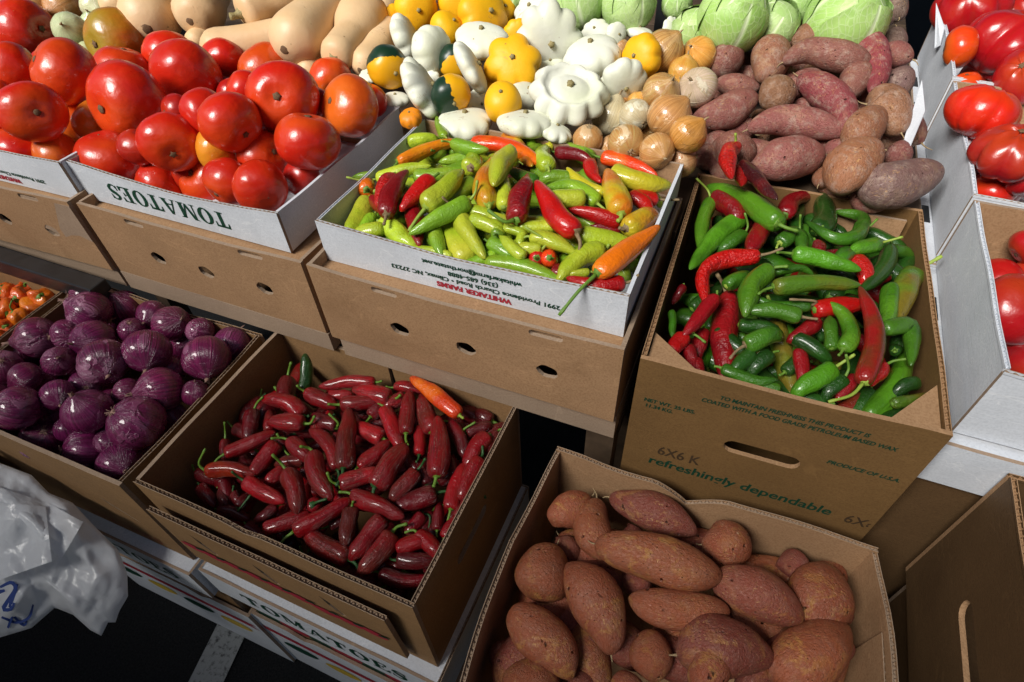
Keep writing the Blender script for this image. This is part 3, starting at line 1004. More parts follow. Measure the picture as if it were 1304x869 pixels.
for x, yy, zt, yaw, lb in ((-0.082, -0.150, -0.545, 0.0, 'white ribbon-printed box at the foot of the onion stack'), (0.330, -0.145, -0.545, -0.011, 'white ribbon-printed box at the foot of the jalapeno stack')):
    o = tray('white_box', lb, 'box', x, yy, zt, 0.410, 0.304, -GZ + zt, yaw, 'white_board', th=0.005,
             opts={'front_panel': dict(flute=False, dips=[(0.10, 0.030, 0.02), (0.30, 0.030, 0.02)]), 'right_panel': dict(flute=False), 'left_panel': dict(flute=False), 'back_panel': dict(flute=False)}, bottom=False)
    H_ = -GZ + zt
    rib = [(0.0, H_ - 0.075), (0.405, H_ - 0.075), (0.385, H_ - 0.064), (0.405, H_ - 0.052), (0.0, H_ - 0.052)]
    lettering(o, (np.array(rib), [tuple(range(5))]), (-0.205, -0.152, 0), (1, 0, 0), (0, 0, 1), 0, 0, 'print_red', name='printed_ribbon', off=0.0006)
    for cx, mt in ((0.06, 'print_green'), (0.15, 'print_yellow'), (0.24, 'print_green'), (0.33, 'print_yellow')):
        lettering(o, (np.array(oval(cx, H_ - 0.12, 0.04, 0.02, 14, 0.2)), [tuple(range(14))]), (-0.205, -0.152, 0), (1, 0, 0), (0, 0, 1), 0, 0, mt, name='printed_vegetable', off=0.0008)
tan = tray('brown_carton', 'tan carton standing on the ground behind the plastic bag', 'carton', -0.42, -0.14, -0.50, 0.36, 0.28, 0.30, 0.0, 'cardboard_tan', th=0.005, opts={k: dict(flute=False) for k in ('front_panel', 'back_panel', 'left_panel', 'right_panel')}, top_panel=0.299, bottom=False)

# --- right-hand stacks of tomato trays
for i, (y0, y1, zt, lb) in enumerate(((0.036, 0.318, 0.062, 'nearest white tray of the right-hand tomato row'), (0.326, 0.652, 0.064, 'second white tray of the right-hand tomato row'), (0.662, 0.985, 0.066, 'farthest white tray of the right-hand tomato row'))):
    yc, w = (y0 + y1) / 2, y1 - y0
    t = tray('white_tray', lb, 'tray', 0.950 + 0.20, yc, zt, 0.40, w, 0.092, 0.0, 'white_board', th=0.0045,
             opts={'left_panel': dict(raw='white_board', sag=-0.002, wob=0.002), 'front_panel': dict(raw='cardboard_raw', sag=0.012 if i == 0 else 0.004, dips=[(0.03, 0.05, 0.0)]), 'back_panel': dict(flute=False, mat='cardboard'), 'right_panel': dict(mat='cardboard')})
    l = tray('white_carton', ['white lid with vent holes beneath the nearest right-hand tray', 'white lid beneath the second right-hand tray', 'white lid beneath the farthest right-hand tray'][i], 'carton', 0.934 + 0.21, yc - 0.010, zt - 0.095, 0.42, w + 0.012, 0.062, 0.0, 'white_board', th=0.0045,
             opts={k: dict(flute=False) for k in ('front_panel', 'back_panel', 'left_panel', 'right_panel')}, top_panel=0.0605)
    # black blocks stand for the dark inside vent holes along the lid's left edge
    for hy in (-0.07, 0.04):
        put('black_vent_block', boxes('black_vent_block', [(-0.2045, -0.1955, hy, hy + 0.042, 0.058, 0.0612)]), MAT['black_metal'], l)
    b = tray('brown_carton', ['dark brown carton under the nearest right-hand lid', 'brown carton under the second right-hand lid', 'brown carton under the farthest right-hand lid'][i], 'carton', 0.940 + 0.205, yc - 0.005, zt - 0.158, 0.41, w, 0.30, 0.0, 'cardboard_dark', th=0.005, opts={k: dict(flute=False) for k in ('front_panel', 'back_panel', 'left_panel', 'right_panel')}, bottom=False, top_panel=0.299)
    if i == 0:
        lettering(l, (np.array([(0.0, 0.0), (0.03, 0.018), (0.06, 0.0)]), [(0, 1, 2)]), (-0.21, -(w + 0.012) / 2, 0), (1, 0, 0), (0, 0, 1), 0.075, 0.02, 'print_green', name='printed_logo')
# loose upright divider cards
for pts, lb in ((((1148, 188), (1174, 102), (1178, 141), (1155, 196)), 'upright white card between sweet potatoes and tomato trays'), (((1222, 195), (1256, 128), (1250, 213), (1230, 240)), 'tall upright white card stuck in the second tomato tray'), (((1190, 62), (1192, 4), (1203, 36), (1197, 58)), 'small upright white card in the farthest tomato tray')):
    base = at(*pts[0], 0.045)
    D0 = depth(base)
    V = []
    for (u, v), k in zip(pts, (0, 0.01, -0.01, -0.012)):
        r_ = ray(u, v)
        V.append(CAM + r_ * ((D0 + k) / np.dot(r_, FWD)))
    n_ = unit(np.cross(V[1] - V[0], V[2] - V[0])) * 0.0012
    V = V + [p + n_ for p in V]
    tag(put('divider_card', mesh('divider_card', V, [(0, 1, 2, 3), (7, 6, 5, 4), (0, 4, 5, 1), (1, 5, 6, 2), (2, 6, 7, 3), (3, 7, 4, 0)], False), MAT['white_board']), lb, 'card')

# --- back step: a broad low crate table the loose produce is heaped on
tb = empty('display_table', (0.2, 0.9, GZ))
tag(tb, 'dark wooden display table under the heaped squash, onions and cabbages', 'table')
for i in range(9):
    y = 0.312 + i * 0.145
    x1 = 0.63 if y < 0.40 else 0.928
    put('plank', boxes('plank', [(-1.6, x1 - 0.2, y - 0.9 - 0.07, y - 0.9 + 0.07, -0.035 - GZ, -0.012 - GZ)], 0.002), MAT['wood_dark'], tb)
for x in (-1.5, 0.68):
    for y in (-0.50, 0.55):
        put('leg', boxes('leg', [(x - 0.03, x + 0.03, y - 0.03, y + 0.03, 0.0, -0.036 - GZ)]), MAT['wood_dark'], tb)
# back wall of sweet-potato bin: low white board
# pole of the stall canopy
pp = at(839, 38, 0.06)
pole = put('canopy_pole', boxes('canopy_pole', [(-0.017, 0.017, -0.013, 0.013, GZ, 1.69)], 0.002), MAT['black_metal'], None, (pp[0], pp[1] + 0.05, 0))
tag(pole, 'black square pole rising between the cabbages', 'pole')

# unseen roof added behind the viewer so its edge shades the near boxes
rf = empty('shade_roof', (0.5, -5.4, GZ))
tag(rf, 'added unseen roof that shades the near boxes', 'roof')
ROOF_EDGE, ROOF_Z = -2.0, 2.0
put('roof_sheet', boxes('roof_sheet', [(-6, 6, -3.0, ROOF_EDGE + 5.4, ROOF_Z - GZ, ROOF_Z + 0.06 - GZ)]), MAT['wood_dark'], rf)
for x in (-5.5, 5.5):
    put('post', boxes('post', [(x - 0.05, x + 0.05, ROOF_EDGE + 5.2, ROOF_EDGE + 5.3, 0, ROOF_Z - GZ)]), MAT['black_metal'], rf)
# the stall's unseen canopy, inferred from its pole; kept dark to cut sky light
cn = empty('stall_canopy', (0.4, 1.6, GZ))
tag(cn, 'unseen canopy over the back of the stall, darkened to cut sky light', 'canopy')
CAN_EDGE, CAN_Z = 0.05, 1.70
put('fabric', boxes('fabric', [(-3.2, 3.4, CAN_EDGE - 1.6, 2.2, CAN_Z - GZ, CAN_Z + 0.01 - GZ)]), MAT['wood_dark'], cn)
put('valance', boxes('valance', [(-3.2, 3.4, CAN_EDGE - 1.604, CAN_EDGE - 1.6, CAN_Z - 0.18 - GZ, CAN_Z + 0.01 - GZ)]), MAT['wood_dark'], cn)

# ------------------------------------------------------------------ produce
K = 260.0 / 1304.0
CROPS = {'W1': (400, 140, K), 'W2': (620, 140, K), 'W3': (400, 240, K), 'W4': (620, 240, K),
         'G1': (830, 170, K), 'G2': (980, 210, K), 'G3': (830, 310, K), 'G4': (980, 370, K),
         'J1': (240, 450, K), 'J2': (430, 450, K), 'J3': (240, 590, K), 'J4': (430, 590, K),
         'O1': (0, 340, 200 / 1304), 'O2': (140, 340, 200 / 1304), 'O3': (0, 450, K),
         'A1': (0, 0, 435 / 1304), 'T0': (0, 0, K), 'T1': (240, 0, K), 'P1': (450, 0, K), 'P2': (660, 0, K), 'C1': (860, 0, K),
         'U': (840, 0, 464 / 1304), 'L': (640, 560, 360 / 1304), 'L2': (860, 640, 344 / 1304), 'KK': (600, 696, K),
         'R1': (1104, 0, 200 / 1304), 'R2': (1104, 120, 200 / 1304), 'R3': (1174, 240, 130 / 403), 'PX': (0, 0, 1.0)}


def px(crop, x, y):
    ox, oy, s = CROPS[crop]
    return ox + x * s, oy + y * s


def dome(xc, yc, hx, hy, z0, z1):
    """height field: z1 in the middle, z0 along the rim"""
    def f(x, y):
        k = max(0.0, 1 - ((x - xc) / hx) ** 2) * max(0.0, 1 - ((y - yc) / hy) ** 2)
        return z0 + (z1 - z0) * k
    return f


Z = {
    'W': dome(0.42, 0.165, 0.19, 0.135, 0.040, 0.064),
    'G': dome(0.783, 0.20, 0.15, 0.19, -0.030, 0.000),
    'J': lambda x, y: -0.222 + 0.022 * min(max((y + 0.28) / 0.28, 0), 1) + 0.012 * min(max((x - 0.1) / 0.3, 0), 1),
    'O': dome(-0.109, -0.148, 0.20, 0.16, -0.186, -0.168),
    'H': lambda x, y: -0.196,
    'T': dome(-0.02, 0.185, 0.21, 0.17, 0.055, 0.098),
    'TL': dome(-0.40, 0.17, 0.21, 0.17, 0.055, 0.095),
    'B': lambda x, y: 0.055 + 0.10 * min(max(y - 0.33, 0), 0.6),
    'P': lambda x, y: min(max(0.020 + 0.24 * (y - 0.41), 0.015), 0.125),
    'S': dome(0.752, -0.19, 0.2, 0.2, -0.218, -0.192),
    'RN': lambda x, y: 0.025,
    'R': lambda x, y: 0.078,
}
# inside of each container: x0, x1, y0, y1, rim height
BND = {'W': (0.228, 0.612, 0.027, 0.299, 0.052), 'G': (0.648, 0.918, 0.014, 0.372, 0.0), 'J': (0.095, 0.485, -0.272, 0.006, -0.168), 'O': (-0.288, 0.070, -0.282, -0.014, -0.169),
       'H': (-0.67, -0.31, -0.305, -0.05, -0.166), 'T': (-0.208, 0.160, 0.034, 0.330, 0.048), 'TL': (-0.59, -0.220, 0.018, 0.308, 0.05), 'S': (0.572, 0.932, -0.34, -0.042, -0.168),
       'RN': (0.955, 1.345, 0.041, 0.312, 0.06), 'R': (0.955, 1.345, 0.331, 1.2, 0.062)}


def slide(bin_, uvs, hs, wpx):
    """points on the heap for the pixels; pushed back and down the line of sight until they clear the container's front wall"""
    zf = Z[bin_]
    dz = 0.0
    P = None
    for _ in range(20):
        P = [at(*q, zf, k + dz) for q, k in zip(uvs, hs)]
        R = 0.5 * wpx * ppm(P[0])
        if bin_ not in BND:
            return P
        x0, x1, y0, y1, rim = BND[bin_]
        if all(p[1] - 1.02 * math.sqrt(max(0.0, R * R - max(0.0, p[2] - rim) ** 2)) >= y0 or p[2] - rim > R for p in P):
            break
        dz -= 0.003
    out = []
    low = max(hs) < -0.009
    lim = (9.0 if low else 0.8) * R if bin_ in ('W', 'G', 'J', 'O', 'S') or low else 0.0
    for p in P:
        p = np.array(p)
        if p[2] - 0.5 * R < rim and lim:
            nx = min(max(p[0], x0 + 0.9 * R), x1 - 0.9 * R)
            ny = min(p[1], y1 - 0.9 * R) if not low else min(max(p[1], y0 + 1.15 * R), y1 - 0.9 * R)
            p[0] += min(max(nx - p[0], -lim), lim)
            p[1] += max(ny - p[1], -lim)
            if low and BND[bin_][4] > -0.1:
                p[2] = min(p[2], rim - 0.3 * R)
        out.append(p)
    return out


SPH = {}


def apart(bin_, uv, p, rpx, k):
    """push a round fruit back along the line of sight until it no longer sinks into its neighbours"""
    d = ray(*uv)
    q = np.array(p)
    for _ in range(18):
        R = rpx * ppm(q)
        if all(np.linalg.norm(q - c) >= k * (R + r) for c, r in SPH.get(bin_, [])):
            break
        q = q + d * 0.004
    SPH.setdefault(bin_, []).append((q, rpx * ppm(q)))
    return q


def hits(bin_, p, R, k):
    return any(np.linalg.norm(np.asarray(p) - c) < k * (R + r) for c, r in SPH.get(bin_, []))


ITEMS = []      # (object, bin, adjective, kind phrase, world position, own label)


def register(o, bin_, adj, kind, pos, cat, group, label=None):
    o['category'] = cat
    o['group'] = group
    ITEMS.append([o, bin_, adj, kind, np.array(pos), label])


GRP = {'W': 'peppers in the white address tray', 'G': 'long peppers in the waxed carton', 'J': 'red jalapenos in the tan carton', 'O': 'red onions in the tan carton',
       'H': 'orange habaneros at the left edge', 'T': 'tomatoes in the middle tray', 'TL': 'tomatoes in the leftmost tray', 'S': 'sweet potatoes in the front carton', 'R': 'tomatoes in the right-hand trays', 'RN': 'tomatoes in the right-hand trays'}

COLS = {  # body colour, second colour, amount of the second, name
    'yg': ((0.46, 0.52, 0.035), (0.34, 0.45, 0.02), 0.5, 'yellow-green'),
    'gr': ((0.28, 0.46, 0.025), (0.18, 0.36, 0.02), 0.5, 'lime green'),
    'lg': ((0.20, 0.34, 0.02), (0.13, 0.26, 0.015), 0.5, 'mid green'),
    'yl': ((0.60, 0.50, 0.02), (0.50, 0.48, 0.03), 0.5, 'yellow'),
    'yo': ((0.50, 0.42, 0.02), (0.60, 0.17, 0.01), 0.52, 'yellow and orange'),
    'or': ((0.75, 0.16, 0.006), (0.72, 0.27, 0.01), 0.42, 'orange'),
    'ro': ((0.68, 0.045, 0.006), (0.75, 0.15, 0.006), 0.45, 'orange-red'),
    'rd': ((0.50, 0.008, 0.006), (0.34, 0.004, 0.006), 0.42, 'red'),
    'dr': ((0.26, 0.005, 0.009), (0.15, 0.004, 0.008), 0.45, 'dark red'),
    'mb': ((0.055, 0.008, 0.010), (0.12, 0.01, 0.012), 0.4, 'maroon'),
    'bg': ((0.085, 0.25, 0.012), (0.05, 0.16, 0.008), 0.45, 'bright green'),
    'mg': ((0.05, 0.165, 0.010), (0.028, 0.10, 0.008), 0.5, 'green'),
    'dg': ((0.022, 0.085, 0.010), (0.012, 0.05, 0.007), 0.5, 'dark green'),
    'ol': ((0.075, 0.17, 0.012), (0.17, 0.13, 0.015), 0.52, 'olive green'),
    'rb': ((0.30, 0.012, 0.010), (0.08, 0.045, 0.012), 0.5, 'red-brown'),
    'jr': ((0.30, 0.004, 0.009), (0.20, 0.003, 0.008), 0.45, 'red'),
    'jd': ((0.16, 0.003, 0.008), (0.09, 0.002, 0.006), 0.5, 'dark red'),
    'jb': ((0.15, 0.012, 0.009), (0.24, 0.005, 0.009), 0.5, 'brownish red'),
    'jo': ((0.34, 0.010, 0.008), (0.46, 0.045, 0.006), 0.42, 'orange-tinged red'),
}
PROF = {
    'banana': prof([0, .025, .08, .2, .45, .7, .87, .95, .985, 1], [.42, .76, .94, 1, .95, .77, .50, .32, .17, .02]),
    'long': prof([0, .02, .07, .2, .55, .8, .92, .97, .99, 1], [.42, .78, .95, 1, .91, .69, .43, .26, .13, .02]),
    'jal': prof([0, .02, .07, .25, .6, .82, .93, .975, .993, 1], [.42, .74, .93, 1, .93, .74, .48, .29, .14, .02]),
}
SKIN = {'banana': ('pepper', 'banana pepper'), 'long': ('chili_pepper', 'long pepper'), 'jal': ('jalapeno_pepper', 'jalapeno')}


def bent(P, bend):
    if len(P) == 2 and abs(bend) > 1e-3:
        a, b = P
        d = b - a
        side = np.cross(FWD, d)
        side = unit(side) * np.linalg.norm(d) * bend
        return [a, a + d * 0.33 + side * 0.85, a + d * 0.68 + side * 0.85, b]
    return P


def make_stem(parent, base, axis, rsh, end, mat, rs, end_on=False):
    """calyx cap and stalk; base point on the shoulder, axis pointing out of the fruit"""
    ax, n, b = frame(axis)
    ph = RNG.uniform(0, 6.3)
    cap = sweep([base - ax * rsh * 0.25, base + ax * rsh * 0.28], prof([0, .45, .8, 1], [rsh * 1.06, rsh * 0.80, rsh * 0.40, rsh * 0.16]), 12, 6,
                lambda a, t: 1 + 0.22 * (1 - t) * math.cos(5 * a + ph), True)
    if end is None:
        return put('calyx', mesh('calyx', cap[0], cap[1], True, cap[2]), MAT[mat], parent)
    mid = base + ax * np.linalg.norm(end - base) * 0.45
    st = sweep([base + ax * rsh * 0.1, mid * 0.75 + (base + end) / 2 * 0.25, end], prof([0, .15, .8, .93, 1], [rs * 1.25, rs * 0.95, rs * 0.82, rs * 1.15, rs * 0.8]), 8, 10, None, True)
    o = put('stem', mesh('stem', st[0], st[1], True, st[2]), MAT[mat], parent)
    put('calyx', mesh('calyx', cap[0], cap[1], True, cap[2]), MAT[mat], o)
    return o


def pepper(bin_, kind, col, pts, w, h=0.0, bend=0.0, stem=None, wr=0.15, cork=0.0, end_on=False, lobes=3, label=None, h2=None, stemmat=None, crop=None):
    """pts: photograph points from the stem end to the tip; w: width in crop pixels; h: cm above the heap's surface"""
    rnd = RNG
    s = CROPS[crop][2]
    zf = Z[bin_]
    uv = [px(crop, *p) for p in pts]
    if end_on:
        a = slide(bin_, [uv[0]], [h / 100], w * s)[0]
        d = ray(*uv[-1])
        L = 0.060 + 0.02 * rnd.random()
        b = CAM + d * ((depth(a) + L) / np.dot(d, FWD))
        P = [a, b]
    else:
        hs = [h + (0 if h2 is None else (h2 - h) * i / (len(uv) - 1)) for i in range(len(uv))]
        P = slide(bin_, uv, [k / 100 for k in hs], w * s)
    ctr = sum(P) / len(P)
    R = 0.5 * w * s * ppm(ctr) * {'banana': 0.98, 'long': 0.85, 'jal': 0.98}[kind]
    if not end_on:
        P[0] = P[0] + (P[0] - P[1]) * 0.03
        P[-1] = P[-1] + (P[-1] - P[-2]) * 0.08
    Lt = sum(np.linalg.norm(P[i + 1] - P[i]) for i in range(len(P) - 1))
    need = (4.6 if kind == 'jal' else 5.6) * R
    if not end_on and Lt < need:        # the rest of a foreshortened pepper dips into the heap
        dv = unit(P[-1] - P[-2])
        P.append(P[-1] + unit(dv - np.array([0, 0, 0.9])) * (need - Lt) * 0.8)
        ctr = sum(P) / len(P)
    # lower side pushed so that the visible top matches the photograph
    P = bent(P, bend + (rnd.uniform(-0.13, 0.13) if kind == 'jal' else rnd.uniform(-0.09, 0.09)))
    if kind == 'long' and not end_on:
        P[-1] = P[-1] + unit(np.cross(FWD, P[-1] - P[-2])) * np.linalg.norm(P[-1] - P[0]) * rnd.uniform(-0.13, 0.13)
    c, c2, amt, cname = COLS[col]
    pf = PROF[kind]
    ph, ph2 = rnd.uniform(0, 6.3), rnd.uniform(0, 6.3)
    lb = rnd.uniform(0.03, 0.09)
    am = rnd.uniform(0.03, 0.075) + 0.07 * wr
    k1, k2 = rnd.uniform(5, 9), rnd.uniform(8, 14)

    def shp(a, t):
        return 1 + lb * math.cos(lobes * a + ph) * (1 - 0.5 * t) + am * math.sin(k1 * t + ph2 + 1.5 * math.cos(a + ph)) + 0.5 * am * math.sin(k2 * t + 2 * a + ph)

    V, F, PT = sweep(P, lambda t: R * pf(t), 16, 22, shp)
    V = [v - ctr for v in V]
    nm, kp = SKIN[kind]
    o = put(nm, mesh(nm, V, F, True, PT), MAT['pepper_skin'], None, ctr)
    j = rnd.uniform(0.68, 1.3) if kind == 'jal' else rnd.uniform(0.82, 1.16)
    o.color = (c[0] * j, c[1] * rnd.uniform(0.85, 1.2) * j, c[2] * j, 1)
    o['c2'] = [float(x) for x in c2]
    o['mixed'] = float(amt + rnd.uniform(-0.06, 0.06))
    o['wr'] = float(wr)
    o['cork'] = float(cork)
    ax = unit(P[0] - P[1])
    base = P[0] - ctr
    rsh = R * (0.50 if kind != 'jal' else 0.45)
    end = None
    smat = stemmat or ('stem_lime' if col in ('yg', 'gr', 'yl', 'yo') else (rnd.choice(['stem_dark', 'stem_green', 'stem_green']) if kind == 'jal' else 'stem_green'))
    if stem is not None:
        se = px(crop, *stem)
        d = ray(*se)
        D = depth(P[0]) - 0.008
        end = CAM + d * (D / np.dot(d, FWD)) - ctr
        dv = end - base
        ax = unit(ax * 0.75 + unit(dv) * 0.6)
    elif kind == 'jal' and rnd.random() < 0.85:
        side = unit(np.cross(ax, FWD)) * rnd.choice([-1, 1])
        end = base + ax * R * rnd.uniform(1.0, 1.7) + side * R * rnd.uniform(0.2, 1.1) - FWD * R * 0.4
    elif end_on or rnd.random() < 0.6:
        end = base + ax * R * rnd.uniform(0.6, 1.4) + unit(np.cross(ax, FWD)) * R * rnd.uniform(-0.4, 0.4)
    make_stem(o, base, ax, rsh, end, smat, max(0.0016, R * 0.17))
    register(o, bin_, cname + (' wrinkled' if wr > 0.6 else '') + (' cracked' if cork > 0.8 else ''), kp, ctr, 'pepper', GRP[bin_], label)
    return o


def table(text):
    for ln in text.strip().splitlines():
        ln = ln.split('#')[0].strip()
        if not ln:
            continue
        lab = None
        if '"' in ln:
            ln, lab, _ = ln.split('"')
        yield ln.split(), lab


def peppers(bin_, kind, text):
    """crop colour x,y x,y ... w [h=] [b=] [s=x,y] [wr=] [e] """
    for tk, lab in table(text):
        crop, col = tk[0], tk[1]
        pts, kw = [], {}
        w = 100
        for t in tk[2:]:
            if '=' in t:
                k, v = t.split('=')
                if k == 's':
                    kw['stem'] = tuple(float(x) for x in v.split(','))
                elif k == 'm':
                    kw['stemmat'] = v
                else:
                    kw[{'h': 'h', 'b': 'bend', 'wr': 'wr', 'ck': 'cork', 'h2': 'h2'}[k]] = float(v)
            elif t == 'e':
                kw['end_on'] = True
            elif ',' in t:
                pts.append(tuple(float(x) for x in t.split(',')))
            else:
                w = float(t)
        if kind == 'jal':
            kw.setdefault('cork', RNG.choice([0.25, 0.5, 0.5, 0.8]))
        pepper(bin_, kind, col, pts, w, crop=crop, label=lab, **kw)


peppers('W', 'banana', '''
W1 rd 500,430 430,565 125 h=1.5 wr=0.8 "wrinkled bright red pepper on the left of the white address tray"
W1 dr 465,665 590,405 135 h=1.6 s=445,735 m=stem_dry "dark red pepper with dried cut stem near the tray's left wall"
W1 rd 750,445 592,600 122 h=1.4
W1 or 540,335 730,250 930,200 98 h=1 s=505,412 m=stem_green "long orange-red pepper lying along the tray's back left"
W1 ro 1010,210 1250,240 1470,355 112 h=0.8
W1 dr 1220,168 945,150 56 h=0
W1 gr 892,212 1098,252 100 h=2 s=812,200
W1 yg 572,205 725,185 92 h=0.6
W1 gr 835,168 800,110 785,45 62 h=1.6 "lime green pepper with its tip curling up over the tray's back wall"
W1 lg 770,262 790,300 122 h=0.6 e
W1 lg 905,270 825,250 56 h=-0.3
W1 gr 995,300 815,332 76 h=0.3
W1 yg 998,372 1030,300 132 h=1.2 m=stem_dry e
W1 yo 1118,605 1080,470 1150,310 138 h=0.8
W1 yg 1245,275 1155,470 150 h=2.2
W1 yg 1212,620 1228,440 105 h=0.6
W1 gr 645,425 935,378 105 h=0.7
W1 yg 390,440 560,390 735,360 94 h=0.4 s=205,430
W1 lg 390,415 250,422 60 h=0
W1 or 335,510 310,530 120 h=0.5 e
W1 yg 325,590 235,785 150 h=1.3 s=392,512
W1 dr 375,570 440,640 90 h=0
W1 yg 715,625 820,520 925,415 150 h=1.6 s=605,775
W1 gr 985,585 800,690 618,788 122 h=1.3 s=1043,450
W1 lg 1030,470 895,545 130 h=-0.2
W1 yg 440,720 600,845 140 h=0.4
W1 yg 445,760 310,785 100 h=0
W1 dr 615,600 650,740 675,868 124 h=-0.2
W3 gr 760,240 805,405 108 h=0
W3 yg 985,470 900,320 808,168 165 h=1.8 "large yellow-green pepper at the front middle of the address tray"
W3 yg 920,165 990,290 1085,440 122 h=1.4 s=815,55 m=stem_dry
W3 yg 1005,195 1155,255 105 h=0.4
W3 lg 1165,295 1160,270 100 h=0.6 e
W3 yg 985,140 1115,175 95 h=0
W3 yg 1120,190 1230,215 85 h=0
W3 yg 875,440 585,385 72 h=-0.4
W3 gr 1165,425 985,495 100 h=0 m=stem_dry
W4 yg 235,440 100,322 88 h=0.5 b=-0.12
W4 gr 0,468 250,510 525,615 128 h=1.2 "long lime green pepper along the front rim of the address tray"
W4 yg 740,395 600,440 480,565 152 h=1.4 b=0.1
W4 yg 655,535 555,545 58 h=0.3
W4 or 705,545 900,400 1090,250 152 h=2 s=460,812 "big orange pepper whose green stem hangs over the front rim"
W4 rd 885,610 700,620 520,575 112 h=0.6 s=972,550 m=stem_dry
W4 yo 890,255 1060,195 150 h=1.2 m=stem_dry
W4 yg 595,300 895,340 125 h=0.5
W4 rd 570,285 440,160 320,-35 158 h=1.8 s=582,440 m=stem_dry "large bright red pepper at the centre of the address tray"
W2 dr 178,695 250,455 155 h=1.6 s=5,640 wr=0.5 "dark red pepper with a pale green stem at the tray's centre"
W2 yg 435,745 195,752 98 h=0.2
W4 yg 285,312 550,405 112 h=0.7
W4 rd 320,445 290,470 112 h=0.3 e
W4 ro 400,445 400,470 112 h=0.6 e
W4 yg 345,395 245,380 82 h=0.3 s=240,245
W4 yg 110,245 215,285 76 h=0.2
W4 yg 230,290 215,340 65 h=0.2
W4 yg -15,235 60,245 90 h=0.3
W4 lg 15,345 140,415 105 h=-0.5
W2 yl 795,400 1000,470 1228,492 150 h=1.1 "yellow-green pepper pointing over the tray's right wall"
W2 ro 745,290 900,320 1075,415 104 h=0.8 s=625,250
W2 gr 690,288 490,212 108 h=0.4
W2 yl 405,240 470,138 75 h=0.4
W2 yg 390,365 395,230 122 h=0.8 m=stem_lime
W2 dr 445,272 668,345 88 h=0.4
W2 rd 660,335 725,455 90 h=0.6
W2 yo 135,158 200,240 282,352 112 h=0.5 s=88,112
W2 lg 250,150 275,265 88 h=0
W2 lg 350,235 285,260 76 h=0
W2 mg 315,465 145,375 95 h=-0.4
W2 lg 560,440 405,435 108 h=0
W2 yl 738,532 525,380 82 h=1
W2 gr 700,595 550,490 385,500 112 h=0.6 s=772,655
W2 yg 622,572 435,568 125 h=1.2 m=stem_dry
W2 yo 855,665 820,540 770,395 170 h=1.5
W2 rd 850,722 545,638 112 h=0.4
W2 rd 915,540 1010,610 1088,718 95 h=0.4
W2 rd 1085,572 955,560 105 h=0 s=1230,575 m=stem_dry
W2 dr 850,770 690,745 70 h=-0.5
W2 lg 300,390 430,470 90 h=-0.8
W1 lg 560,520 700,650 110 h=-1.2
W1 yg 1010,690 1150,720 100 h=-0.8
W4 lg 560,480 760,430 110 h=-1
W4 dr 420,520 560,580 110 h=-0.6
W2 lg 620,400 760,520 100 h=-1
W3 lg 480,320 660,370 90 h=-1
W4 lg 70,530 260,570 80 h=-0.8
W1 yg 300,640 420,560 100 h=-1.4
W1 lg 500,640 640,560 100 h=-1.5
W1 yg 700,500 560,470 100 h=-1.5
W1 gr 880,560 1040,620 110 h=-1.4
W1 lg 1120,230 1280,330 100 h=-1.2
W2 lg 60,480 190,600 110 h=-1.4
W2 yg 380,560 520,640 110 h=-1.4
W2 lg 560,690 700,760 100 h=-1.4
W2 yg 900,480 1060,560 110 h=-1.2
W2 dr 740,440 860,560 100 h=-1.5
W4 yg 140,180 300,240 100 h=-1.4
W4 lg 420,240 560,330 100 h=-1.4
W4 lg 760,440 860,360 100 h=-1.4
W4 dr 800,480 940,400 110 h=-1.2
W3 lg 700,300 860,390 100 h=-1.4
W3 gr 380,180 300,300 100 h=-1.2
W1 lg 700,180 900,230 80 h=-0.6
W2 yg 200,330 60,300 90 h=-1
''')
